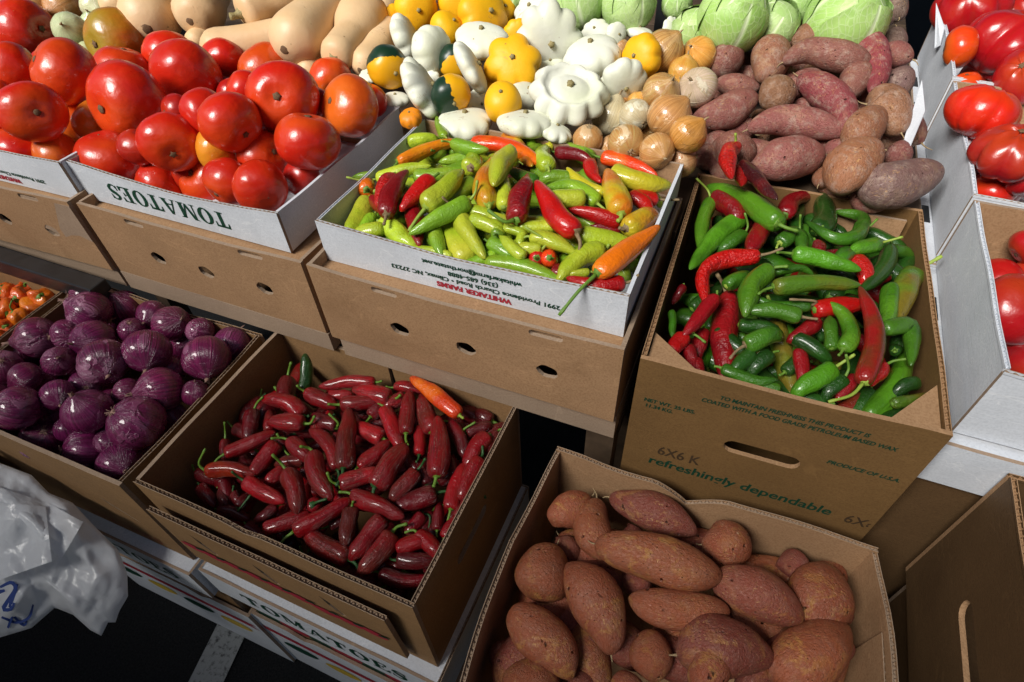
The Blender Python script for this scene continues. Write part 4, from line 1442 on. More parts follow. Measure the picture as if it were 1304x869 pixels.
peppers('G', 'long', '''
G1 bg 805,575 600,420 385,275 165 h=3 s=935,625 "thick bright green pepper lying on top at the carton's back left"
G1 bg 340,420 310,560 292,745 115 h=1.5 s=285,288 m=stem_lime
G1 dr 425,405 530,505 165 h=1.8 s=458,374 wr=0.7
G1 bg 570,550 420,650 272,868 150 h=1
G1 mg 590,645 495,705 110 h=0.6 s=594,508
G1 rd 530,85 515,275 130 h=8 s=535,0 wr=1.0 m=stem_lime "wrinkled red pepper sticking up over the carton's back rim"
G1 rd 520,225 585,330 95 h=6 wr=1.0
G1 mb 575,205 745,400 118 h=6.5 wr=0.6 "glossy maroon pepper leaning on the carton's back rim"
G1 dr 850,520 900,430 1015,368 135 h=2
G1 dr 715,590 640,730 150 h=1
G1 dg 1060,610 1065,325 165 h=1.8 "broad dark green pepper standing at the carton's back wall"
G2 mg 600,405 585,330 440,270 95 h=1.6 s=690,345
G2 mg 600,370 560,450 420,470 235,382 110 h=2.2 "green pepper curled into a ring near the carton's back wall"
G1 dg 930,440 900,600 130 h=0.2
G1 mg 820,700 910,640 122 h=1 m=stem_lime
G1 mg 948,640 965,745 95 h=1.2 s=950,518
G1 bg 905,770 1080,800 1310,890 135 h=2 s=800,762
G2 dr 300,500 320,545 90 h=1.2 wr=1.0
G2 dr 340,560 470,550 55 h=0.6 wr=0.8
G3 rd 685,78 480,100 330,190 288,355 135 h=2 s=840,30 wr=0.8 m=stem_dry "curved wrinkled red pepper with a dry stem at the carton's left"
G2 bg 690,505 540,545 122 h=2 s=852,460 m=stem_lime
G2 dg 765,535 585,765 132 h=1.2 s=778,492
G2 mg 775,545 918,575 98 h=0.8
G2 mg 515,555 425,625 122 h=1.4
G2 rd 555,600 605,690 125 h=1 wr=0.7
G2 dg 860,740 740,640 130 h=0
G2 dg 960,600 860,690 125 h=-0.2
G2 ol 1010,715 900,800 755,945 190 h=1.4 s=1102,582 m=stem_lime "dark green pepper pointing its stem over the carton's right wall"
G4 bg 770,-20 730,245 135 h=1.4
G2 dr 760,720 620,800 62 h=0
G3 ol 785,280 1050,250 1315,270 142 h=2.4 s=680,325 "long olive green pepper across the middle of the carton"
G3 mg 790,190 1020,170 70 h=1
G3 bg 745,175 640,270 575,445 172 h=2 s=872,148 "bright green pepper with creased skin left of centre in the carton"
G3 mg 475,275 565,215 112 h=1 m=stem_lime
G3 dr 405,345 310,470 215,595 122 h=1.2
G3 dr 480,345 480,480 460,620 405,862 205 h=2.2 s=415,195 wr=0.6 m=stem_dry "big dark red pepper with dry stem beside the carton's left wall"
G3 rd 210,590 165,640 130,690 130 h=0.6 s=345,635
G3 dr 240,660 260,790 100 h=-0.4
G3 dr 285,740 300,840 90 h=-0.6
G3 mg 125,440 120,585 65 h=0.4
G3 mg 950,468 780,430 595,428 132 h=1.6 s=1062,485 m=stem_dry
G3 mg 1005,400 655,352 92 h=1.2 s=878,358 m=stem_dry
G3 rd 1045,425 1310,395 150 h=1.2
G3 ol 800,500 820,650 882,1035 165 h=2.6 s=738,335 m=stem_lime "long green and brown pepper pointing at the hand slot"
G3 mg 600,650 745,590 150 h=1.2 s=498,738 m=stem_dry
G4 dg 165,300 315,395 130 h=0.6
G3 dg 640,700 540,800 130 h=0.2
G3 dg 760,710 670,780 120 h=0
G3 mg 455,800 770,900 105 h=0.6
G3 dr 945,690 960,868 115 h=0
G3 dr 1060,500 930,590 120 h=0
G4 bg 470,375 520,270 470,150 390,60 128 h=2 b=0.05 "glossy green pepper with a hooked tip right of the carton's centre"
G4 mg 395,370 385,190 110 h=1
G4 rb 600,585 670,350 650,150 585,-15 150 h=2.6 s=375,712 m=stem_lime "long red-brown pepper with a bright green stem near the front"
G4 rd 740,480 670,575 92 h=1.4 s=872,438 wr=0.8
G4 dr 545,555 455,670 100 h=0.4
G4 mg 730,245 880,225 950,310 885,455 135 h=1.6
G4 dg 800,385 810,410 95 h=0.6 e
G4 bg 625,810 800,620 930,480 1015,392 168 h=2 "long bright green pepper in the carton's front right corner"
G4 bg 405,500 225,615 162 h=1.4 s=545,408 m=stem_lime
G4 dg 475,565 395,630 115 h=0.8 s=488,408 m=stem_green
G4 dg 355,722 205,700 122 h=0.8
G4 rb 605,690 415,795 120 h=0
G4 dg 985,600 860,612 112 h=0.8
G4 ol 785,725 920,700 1065,640 92 h=0.6
G4 dg 875,790 745,832 122 h=0.8 s=945,866 m=stem_lime
G4 mg 60,645 -90,600 112 h=0.2
G4 dg 560,800 470,830 80 h=0
G1 dg 480,800 350,900 120 h=-1
G3 dr 200,280 180,310 70 h=-0.4
G2 dg 560,480 350,520 90 h=-0.4
G2 dg 480,860 640,900 110 h=-1
G4 dg 640,640 560,760 110 h=-1.2
G3 dg 560,520 760,540 110 h=-1
G4 dg 100,520 220,420 110 h=-1.2
G3 dr 330,560 300,680 110 h=-1.5
G1 dg 420,560 560,760 130 h=-1.5
G1 dg 760,640 900,760 130 h=-1.5
G1 mg 640,460 780,560 130 h=-1
G2 mg 200,420 380,560 130 h=-1.4
G2 dg 620,420 820,520 130 h=-1
G2 dg 700,640 900,760 130 h=-1.5
G2 dg 300,640 500,720 130 h=-1.6
G3 dg 260,420 420,300 120 h=-1.6
G3 dg 420,560 560,680 130 h=-1.6
G3 dr 120,760 240,640 110 h=-1.5
G3 dg 900,420 1060,560 130 h=-1.6
G4 dg 260,200 420,320 120 h=-1.6
G4 dr 560,300 700,460 120 h=-1.8
G4 dg 820,300 960,520 120 h=-1.4
G4 dg 300,640 460,540 120 h=-1.6
G4 mg 640,720 820,560 120 h=-1.6
G4 dg 860,720 1000,560 110 h=-1.4
G1 dg 1000,520 1200,640 130 h=-0.8
G1 dr 620,300 760,420 120 h=0
''')
peppers('J', 'jal', '''
J1 jd 632,165 618,295 118 h=0.4 s=656,58 m=stem_green
J1 dg 740,235 745,18 86 h=0.6 h2=3.5 ck=0 "dark green jalapeno leaning upright in the carton's back corner"
J1 jr 1190,185 1030,185 845,212 88 h=1.4
J1 jr 762,255 905,325 112 h=1 s=692,205 m=stem_green
J1 jr 900,270 1010,268 75 h=0.6
J1 jr 980,328 1165,312 112 h=1.4 s=890,325 m=stem_green
J1 jr 1285,285 1095,240 118 h=1.6 ck=0.9
J1 jr 725,395 485,305 112 h=1.2 s=770,400
J1 jr 735,450 568,440 116 h=1.6
J1 jd 415,372 385,515 102 h=0.6 s=475,280 m=stem_green
J1 jb 520,500 520,400 80 h=-0.2
J1 jr 238,640 390,580 545,508 100 h=1.6 s=152,715 m=stem_green "long red jalapeno with green stem at the carton's left side"
J1 jd 235,560 230,640 70 h=0.2 s=230,440 m=stem_green
J1 jo 118,752 270,738 418,775 108 h=1 s=108,610 m=stem_green "orange-tinged red jalapeno lowest at the carton's left side"
J1 jr 565,580 412,765 112 h=0.8
J1 jd 605,600 590,540 75 h=0.2 s=645,655 m=stem_green
J1 jr 650,560 740,645 112 h=1.2 s=525,545 m=stem_green
J1 jb 735,678 595,702 85 h=0.6
J1 jr 610,730 535,810 95 h=0
J3 jb 632,60 690,305 132 h=1.6 s=535,-55 m=stem_green ck=1 "heavily cracked jalapeno in the middle of the left half"
J1 jr 805,425 840,520 90 h=0.2
J1 jr 948,735 785,505 105 h=1
J1 jr 800,640 825,790 912,925 132 h=2 s=712,595 m=stem_green "curved glossy red jalapeno with a looped green stem"
J1 jd 945,465 830,420 100 h=0.6 s=895,385 m=stem_green
J1 jd 960,520 930,580 80 h=0.2
J1 jb 990,725 1022,375 130 h=2.2 ck=1 "brownish cracked jalapeno standing upright at the centre"
J1 jr 1240,545 1085,475 115 h=0.8
J1 jd 1165,405 1215,345 95 h=0.6
J1 jr 1088,725 1270,565 112 h=1 s=1070,745
J1 jr 972,835 1195,765 122 h=1.6 s=885,760 m=stem_green
J2 jr 298,355 350,480 412,615 112 h=1.4
J2 jb 240,850 330,720 430,595 150 h=2.2 s=235,935 m=stem_dark ck=0.9
J2 jr 368,220 525,250 78 h=0.8
J2 jr 437,505 457,258 104 h=2 ck=0.8
J2 jr 425,270 335,335 95 h=0.8
J2 ro 772,392 640,280 485,148 112 h=2.4 s=802,415 m=stem_lime wr=0.4 ck=0 "bright orange-red pepper leaning on the carton's back wall"
J2 jb 600,500 545,305 132 h=1
J2 jr 520,645 515,475 90 h=0.8
J2 jr 630,785 650,620 640,415 145 h=2.2 s=612,855 ck=0.8 "large red jalapeno pointing up at the carton's right half"
J2 jd 715,455 805,655 100 h=0.4
J2 jd 825,505 935,470 84 h=0.2 s=880,440 m=stem_green
J2 jr 965,530 880,605 835,705 122 h=1.2 s=865,625 m=stem_green
J2 jd 1050,520 970,590 90 h=0.4
J4 jr 955,-10 890,100 825,245 122 h=1.4
J4 jr 722,292 750,150 815,5 106 h=1.2 s=695,395
J2 jd 745,780 735,680 68 h=0
J2 jd 570,840 545,720 85 h=0
J4 jb 502,55 350,225 112 h=1.4 s=560,-30 m=stem_dark ck=0.9
J3 jr 365,120 480,185 605,248 110 h=1.4 s=275,52 m=stem_dark "red jalapeno with a long dark stem at the carton's lower left"
J3 jr 800,262 770,255 112 h=1.2 s=885,228 m=stem_dark e
J3 jr 678,435 850,345 1028,235 122 h=2 s=560,548 m=stem_green "long red jalapeno with a pale tip lying diagonally near the front"
J3 jr 490,425 755,325 112 h=0.8
J3 jd 565,278 465,350 78 h=0
J3 jb 1022,612 890,540 745,445 142 h=1 ck=0.9
J3 jb 1042,290 1020,400 1005,505 112 h=1.6 s=1052,245 ck=1
J3 jd 905,400 980,370 80 h=0
J4 jr 292,355 210,450 115,575 142 h=1.2
J4 jb 345,450 265,570 160,685 142 h=1.8 ck=0.9 "brownish jalapeno with cracked skin close to the front wall"
J4 jr 95,200 250,265 412,342 122 h=1.8
J3 jd 690,480 575,595 125 h=-0.4
J3 jd 320,285 350,240 75 h=-0.8 s=400,200 m=stem_dark
J4 jd 625,195 405,272 132 h=0.6
J4 jd 635,425 650,275 80 h=0
J4 jr 378,545 525,500 112 h=1
J4 jr 515,450 690,595 112 h=1
J4 jd 385,620 645,640 112 h=0.6
J4 jd 275,700 610,745 105 h=-0.2
J4 jr 695,485 785,385 95 h=0.8
J4 jr 785,360 860,240 76 h=0.8
J4 jd 545,330 470,420 100 h=-0.4 s=585,425 m=stem_dark
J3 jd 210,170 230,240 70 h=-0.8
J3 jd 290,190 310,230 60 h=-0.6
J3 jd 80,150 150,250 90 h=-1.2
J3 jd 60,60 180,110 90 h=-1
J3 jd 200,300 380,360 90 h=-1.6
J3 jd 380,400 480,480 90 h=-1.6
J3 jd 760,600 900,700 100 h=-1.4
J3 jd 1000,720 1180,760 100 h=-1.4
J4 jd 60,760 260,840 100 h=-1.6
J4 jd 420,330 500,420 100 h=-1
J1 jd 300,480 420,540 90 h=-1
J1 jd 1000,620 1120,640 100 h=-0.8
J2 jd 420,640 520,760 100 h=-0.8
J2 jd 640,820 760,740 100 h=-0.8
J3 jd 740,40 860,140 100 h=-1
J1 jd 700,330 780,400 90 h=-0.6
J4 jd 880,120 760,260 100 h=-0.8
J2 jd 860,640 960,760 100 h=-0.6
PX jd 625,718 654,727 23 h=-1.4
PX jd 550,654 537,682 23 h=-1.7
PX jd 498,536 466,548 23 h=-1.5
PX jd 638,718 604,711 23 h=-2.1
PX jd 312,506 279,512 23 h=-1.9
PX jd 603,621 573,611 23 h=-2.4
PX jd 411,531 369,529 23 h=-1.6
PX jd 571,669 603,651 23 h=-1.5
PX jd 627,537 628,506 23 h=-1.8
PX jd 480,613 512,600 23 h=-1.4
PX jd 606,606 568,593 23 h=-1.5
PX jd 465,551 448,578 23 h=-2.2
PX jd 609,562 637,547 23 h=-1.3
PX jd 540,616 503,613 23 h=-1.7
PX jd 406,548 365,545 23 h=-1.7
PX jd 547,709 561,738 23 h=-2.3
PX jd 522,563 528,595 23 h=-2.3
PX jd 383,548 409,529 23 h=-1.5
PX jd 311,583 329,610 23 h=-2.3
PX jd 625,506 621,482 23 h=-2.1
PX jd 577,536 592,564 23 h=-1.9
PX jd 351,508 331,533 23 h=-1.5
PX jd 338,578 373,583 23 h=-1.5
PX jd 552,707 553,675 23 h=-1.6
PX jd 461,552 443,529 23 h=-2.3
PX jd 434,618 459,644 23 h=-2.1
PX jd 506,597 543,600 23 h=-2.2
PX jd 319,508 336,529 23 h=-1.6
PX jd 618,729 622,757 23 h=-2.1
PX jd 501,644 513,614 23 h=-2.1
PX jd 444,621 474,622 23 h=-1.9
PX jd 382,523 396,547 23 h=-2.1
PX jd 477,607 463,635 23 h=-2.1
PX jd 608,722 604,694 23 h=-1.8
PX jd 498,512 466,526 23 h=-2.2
''')


def pix(p):
    d = np.asarray(p) - CAM
    z = np.dot(d, FWD)
    return 652 + FPX * np.dot(d, RIGHT) / z, 434.5 - FPX * np.dot(d, UP) / z


def lower_layer(bin_, kind, n, cols, wid, ln, drop, seed, wr=0.15):
    """peppers lying a layer deeper, seen through the gaps of the heap"""
    rr = random.Random(seed)
    x0, x1, y0, y1, rim = BND[bin_]
    for i in range(n):
        x, y = rr.uniform(x0 + 0.03, x1 - 0.03), rr.uniform(y0 + 0.02, y1 - 0.02)
        a = rr.uniform(0, 6.28)
        L = rr.uniform(0.8, 1.2) * ln / 2
        z = Z[bin_](x, y) - rr.uniform(*drop)
        A = pix((x - L * math.cos(a), y - L * math.sin(a), z))
        Bp = pix((x + L * math.cos(a), y + L * math.sin(a), z))
        w = rr.uniform(0.85, 1.15) * wid / ppm((x, y, z))
        pepper(bin_, kind, rr.choice(cols), [A, Bp], w, h=(z - Z[bin_](x, y)) * 100, bend=rr.uniform(-0.15, 0.15), crop='PX', wr=wr)


lower_layer('W', 'banana', 44, ['yg', 'gr', 'lg', 'lg', 'yg', 'dr', 'gr'], 0.028, 0.095, (0.022, 0.040), 1)
lower_layer('G', 'long', 44, ['dg', 'dg', 'mg', 'mg', 'dr', 'ol'], 0.028, 0.11, (0.026, 0.050), 2)
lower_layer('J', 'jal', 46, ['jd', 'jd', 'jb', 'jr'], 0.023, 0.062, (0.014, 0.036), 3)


# ---- lathe fruit ----------------------------------------------------------
def axis3(ax, ay):
    """unit vector whose picture-plane part is (ax right, ay down); the rest points at the viewer"""
    k = math.sqrt(max(0.0, 1 - ax * ax - ay * ay))
    return unit(RIGHT * ax - UP * ay - FWD * k)


def lathe(R, axis, prof_rz, nseg=28, shape=None, nr=None):
    """prof_rz: list of (r, z) from the axis' positive end to the negative one"""
    a, n, b = frame(axis)
    V, PT = [], []
    m = len(prof_rz)
    for i, (r, z) in enumerate(prof_rz):
        t = i / (m - 1)
        for j in range(nseg):
            th = 2 * math.pi * j / nseg
            k, dz = (shape(th, t) if shape else (1.0, 0.0))
            V.append((n * math.cos(th) + b * math.sin(th)) * (r * R * k) + a * ((z + dz) * R))
            PT.append((math.cos(th), math.sin(th), t))
    F = []
    for i in range(m - 1):
        for j in range(nseg):
            j2 = (j + 1) % nseg
            F.append((i * nseg + j, i * nseg + j2, (i + 1) * nseg + j2, (i + 1) * nseg + j))
    V.append(a * (prof_rz[0][1] + 0.0) * R); PT.append((0, 0, 0))
    V.append(a * (prof_rz[-1][1]) * R); PT.append((0, 0, 1))
    for j in range(nseg):
        j2 = (j + 1) % nseg
        F.append((len(V) - 2, j2, j))
        F.append((len(V) - 1, (m - 1) * nseg + j, (m - 1) * nseg + j2))
    return V, F, PT


def flip(vfp):
    V, F, P = vfp
    return V, [tuple(reversed(f)) for f in F], P


TOMC = {'rd': ((0.58, 0.016, 0.006), (0.66, 0.06, 0.008), 0.42, 'red'), 'ro': ((0.62, 0.05, 0.006), (0.70, 0.13, 0.012), 0.5, 'orange-red'),
        'or': ((0.70, 0.16, 0.015), (0.62, 0.08, 0.01), 0.45, 'orange'), 'oo': ((0.50, 0.12, 0.008), (0.34, 0.22, 0.02), 0.52, 'half-ripe orange and olive'),
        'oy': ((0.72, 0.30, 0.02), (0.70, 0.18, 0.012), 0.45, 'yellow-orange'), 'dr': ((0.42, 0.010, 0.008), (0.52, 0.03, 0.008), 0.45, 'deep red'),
        'pk': ((0.38, 0.006, 0.010), (0.42, 0.04, 0.010), 0.40, 'crimson')}


def tomato(bin_, crop, cx, cy, r, col='rd', scar=None, h=0.0, squash=0.84, ribs=0.015, label=None, nrib=None, fill=False):
    u, v = px(crop, cx, cy)
    R0 = r * CROPS[crop][2]
    p = slide(bin_, [(u, v)], [h / 100], 2 * R0)[0]
    if fill and hits('R' if bin_ == 'RN' else 'T', p, R0 * ppm(p), 0.80):
        return None
    p = apart('R' if bin_ in ('R', 'RN') else 'T', (u, v), p, R0, 0.86)
    R = R0 * ppm(p)
    rnd = RNG
    if scar is None:
        a_ = rnd.uniform(0, 6.28)
        k = rnd.uniform(0.75, 1.0)
        ax = axis3(k * math.cos(a_) * 0.99, k * math.sin(a_) * 0.99)
        if rnd.random() < 0.5:
            ax = -ax
    else:
        ax = axis3(scar[0], scar[1])
    n1 = nrib or rnd.randint(4, 7)
    ph, ph2 = rnd.uniform(0, 6.3), rnd.uniform(0, 6.3)
    e = rnd.uniform(0.0, 0.05)
    pr = []
    m = 20
    for i in range(m):
        f = math.pi * (0.02 + 0.96 * i / (m - 1))
        rr = math.sin(f) ** 0.88
        z = math.cos(f) * squash
        z -= 0.13 * math.exp(-(rr / 0.26) ** 2) * (1 if f < 1.57 else -0.35)
        pr.append((rr, z))
    R *= 1.03

    def shp(th, t):
        k = math.sin(math.pi * t)
        g = abs(math.cos(n1 * th / 2 + ph + 0.35 * math.sin(th * 2 + ph2))) ** 0.55
        w = ribs * (2.0 - 1.2 * t) if ribs > 0.05 else ribs * (1.6 - t)
        return 1 + w * (g - 0.7) * (0.45 + 0.55 * k) + e * math.cos(2 * th + ph2) * k, -0.5 * w * (g - 0.6)

    V, F, PT = flip(lathe(R, ax, pr, 72 if ribs > 0.05 else 28, shp))
    lm = rnd.uniform(0, 90)
    V = [v * (1 + 0.07 * nz(v / R, 1.1, lm) + 0.02 * nz(v / R, 2.6, lm)) for v in V]
    o = put('tomato', mesh('tomato', V, F, True, PT), MAT['tomato_skin'], None, p)
    c, c2, amt, cn = TOMC[col]
    j = rnd.uniform(0.9, 1.1)
    o.color = (c[0] * j, c[1] * rnd.uniform(0.8, 1.2), c[2], 1)
    o['c2'] = [float(x) for x in c2]
    o['mixed'] = float(amt + rnd.uniform(-0.06, 0.06))
    z0 = pr[1][1] * R
    s1 = sweep([ax * (z0 - 0.02 * R), ax * (z0 + 0.018 * R)], prof([0, .5, 1], [0.11 * R, 0.10 * R, 0.05 * R]), 10, 4, lambda a, t: 1 + 0.25 * math.cos(5 * a + ph), True)
    put('stem_scar', mesh('stem_scar', *s1[:2], True, s1[2]), MAT['scar_brown'], o)
    z1 = pr[-1][1] * R
    s2 = sweep([ax * (z1 + 0.02 * R), ax * (z1 - 0.012 * R)], prof([0, .5, 1], [0.05 * R, 0.04 * R, 0.015 * R]), 8, 4, None, True)
    put('blossom_scar', mesh('blossom_scar', *s2[:2], True, s2[2]), MAT['scar_brown'], o)
    register(o, bin_, cn + (' ribbed' if ribs > 0.05 else ''), 'tomato', p, 'tomato', GRP[bin_], label)
    return o


for a in sorted([  # crop A1: x, y, r, colour, scar (fraction of r), height cm
    (100, 115, 106, 'rd', None, 0.5, 'TL'), (55, 262, 88, 'rd', None, 0.8, 'TL'), (245, 275, 119, 'rd', (-0.62, -0.18), 1.0, 'TL'), (190, 190, 62, 'rd', None, -1.0, 'TL'),
    (125, 430, 110, 'rd', (0.72, 0.25), 1.2, 'TL'), (282, 460, 84, 'ro', None, 0.0, 'T'), (-15, 480, 62, 'rd', None, 0, 'TL'),
    (85, 575, 95, 'rd', None, 0.4, 'TL'), (222, 590, 84, 'or', None, 0.2, 'TL'), (0, 365, 60, 'rd', None, 0, 'TL'),
    (445, 158, 112, 'oo', (-0.45, 0.5), 0.6, 'T'), (358, 462, 78, 'or', None, 0.2, 'T'), (490, 395, 142, 'rd', (-0.43, 0.5), 1.4, 'T'),
    (475, 275, 102, 'rd', None, -0.2, 'T'), (655, 225, 100, 'rd', None, 0.2, 'T'), (708, 282, 126, 'rd', None, 1.2, 'T'),
    (855, 235, 82, 'rd', None, -0.4, 'T'), (878, 320, 62, 'dr', None, -1.2, 'T'), (680, 425, 62, 'dr', None, -1.6, 'T'),
    (655, 545, 110, 'rd', None, 0.8, 'T'), (421, 610, 116, 'rd', None, 1.0, 'T'), (622, 702, 92, 'rd', None, 0.4, 'T'),
    (805, 690, 112, 'rd', (-0.4, -0.08), 0.8, 'T'), (830, 572, 84, 'oy', None, 0.9, 'T'), (880, 470, 112, 'rd', None, 1.0, 'T'),
    (788, 432, 88, 'rd', None, 0.0, 'T'), (1012, 262, 100, 'ro', None, -0.4, 'T'), (932, 338, 68, 'rd', None, -0.4, 'T'),
    (1080, 370, 128, 'rd', (0.12, 0.36), 1.4, 'T'), (1175, 540, 118, 'rd', (0.18, -0.85), 1.2, 'T'), (1005, 602, 96, 'rd', None, 0.2, 'T'),
    (994, 716, 101, 'rd', None, 0.8, 'T'), (1262, 306, 80, 'ro', None, -0.2, 'T'), (1339, 408, 112, 'ro', (-0.7, 0.02), 0.9, 'T'), (1408, 385, 72, 'rd', None, -0.2, 'T'),
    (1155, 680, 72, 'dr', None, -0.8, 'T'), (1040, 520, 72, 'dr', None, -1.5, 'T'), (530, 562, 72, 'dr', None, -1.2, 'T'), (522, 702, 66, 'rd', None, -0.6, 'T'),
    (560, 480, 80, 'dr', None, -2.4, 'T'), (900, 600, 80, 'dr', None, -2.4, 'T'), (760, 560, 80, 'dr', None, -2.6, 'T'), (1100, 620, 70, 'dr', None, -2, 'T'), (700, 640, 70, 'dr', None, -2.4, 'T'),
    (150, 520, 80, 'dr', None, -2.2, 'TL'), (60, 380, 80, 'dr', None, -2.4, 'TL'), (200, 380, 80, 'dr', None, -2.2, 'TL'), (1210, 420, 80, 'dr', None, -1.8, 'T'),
], key=lambda q: -q[5]):
    tomato(a[6], 'A1', a[0], a[1], a[2], a[3], a[4], a[5], label={(445, 158): 'half-ripe orange and olive tomato with a cracked stem scar at the back', (490, 395): 'largest red tomato, left of centre on the middle tray heap',
           (830, 575): 'yellow-orange tomato wedged among red ones in the middle tray', (1339, 408): 'orange-red tomato with yellow shoulder beside the tray right wall'}.get((a[0], a[1])))
# lower layers of the two heaps, seen between the upper fruit
_rf = random.Random(21)
for bin_, u0, u1, v0, v1, cnt in (('T', 120, 470, 70, 255, 60), ('TL', -40, 120, 40, 205, 30)):
    k = 0
    while k < cnt:
        u, v = _rf.uniform(u0, u1), _rf.uniform(v0, v1)
        if bin_ == 'T' and (v > 205 + (u - 120) * 0.22 or v > 262 - (u - 340) * 0.75):
            continue
        k += 1
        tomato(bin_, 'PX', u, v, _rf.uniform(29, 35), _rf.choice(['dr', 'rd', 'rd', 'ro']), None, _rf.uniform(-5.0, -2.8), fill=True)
for crop, x, y, r, col, scar, h, rb, n, lb in [
    ('R1', 860, 60, 265, 'pk', (-0.35, -0.75), 0.5, 0.15, 6, None), ('R1', 775, 392, 160, 'ro', None, 0.2, 0.03, 5, None), ('R1', 1170, 400, 330, 'pk', (0.6, -0.6), 1.0, 0.22, 7, 'giant deeply ribbed crimson tomato in the second right-hand tray'),
    ('R1', 770, 690, 110, 'rd', None, -2.5, 0.02, 5, None), ('R2', 950, 155, 268, 'rd', (0.35, -0.8), 1.0, 0.09, 6, 'streaked red tomato behind the tall upright card'), ('R1', 1275, 20, 130, 'rd', None, 0.0, 0.03, 5, None),
    ('R1', 1180, 190, 230, 'pk', None, -0.6, 0.08, 6, None), ('R2', 1200, 480, 270, 'pk', (-0.1, -0.7), 0.8, 0.16, 6, None), ('R2', 930, 770, 165, 'rd', None, -1.0, 0.02, 5, None),
    ('R2', 1340, 640, 240, 'pk', (0.1, -0.6), 1.2, 0.16, 6, None), ('R1', 1330, 620, 230, 'pk', None, 0.0, 0.06, 6, None),
    ('R3', 372, 478, 142, 'pk', (0.1, -0.15), 0.6, 0.05, 6, 'big crimson tomato in the nearest right-hand tray'), ('R3', 420, 725, 112, 'pk', None, 0.4, 0.03, 5, None), ('R3', 300, 350, 80, 'dr', None, -1.6, 0.02, 5, None),
    ('R3', 420, 235, 70, 'pk', None, 0.5, 0.02, 5, None), ('R1', 600, 40, 90, 'dr', None, -2.0, 0.02, 5, None), ('R3', 330, 610, 90, 'dr', None, -3.0, 0.02, 5, None), ('R1', 900, 260, 150, 'dr', None, -2.6, 0.04, 5, None), ('R1', 1000, 620, 200, 'dr', None, -3.0, 0.04, 5, None), ('R2', 1050, 330, 180, 'dr', None, -2.6, 0.04, 5, None), ('R2', 1100, 700, 200, 'pk', None, -1.0, 0.06, 6, None), ('R2', 880, 560, 120, 'dr', None, -3.0, 0.03, 5, None), ('R1', 1000, 160, 200, 'dr', None, -2.2, 0.05, 5, None), ('R3', 420, 600, 120, 'dr', None, -2.5, 0.03, 5, None), ('R3', 430, 380, 120, 'dr', None, -2.5, 0.03, 5, None), ('R3', 300, 250, 70, 'dr', None, -2.5, 0.03, 5, None)]:
    tomato('RN' if crop == 'R3' else 'R', crop, x, y, r, col, scar, h, 0.74, rb, lb, n)


# ---- onions ----
ON = {'red': ((0.080, 0.006, 0.037), (0.22, 0.018, 0.102), (0.46, 0.20, 0.32), 'red_onion', 'red onion', 'root_pink'),
      'yel': ((0.42, 0.18, 0.05), (0.62, 0.36, 0.14), (0.72, 0.55, 0.33), 'yellow_onion', 'brown-skinned onion', 'root_tan'),
      'pal': ((0.60, 0.47, 0.26), (0.66, 0.58, 0.38), (0.75, 0.72, 0.55), 'yellow_onion', 'pale onion', 'root_tan'),
      'grn': ((0.55, 0.60, 0.33), (0.62, 0.66, 0.42), (0.72, 0.72, 0.55), 'yellow_onion', 'peeled greenish onion', 'root_tan'),
      'gld': ((0.54, 0.22, 0.03), (0.68, 0.38, 0.09), (0.72, 0.50, 0.22), 'yellow_onion', 'golden onion', 'root_tan')}


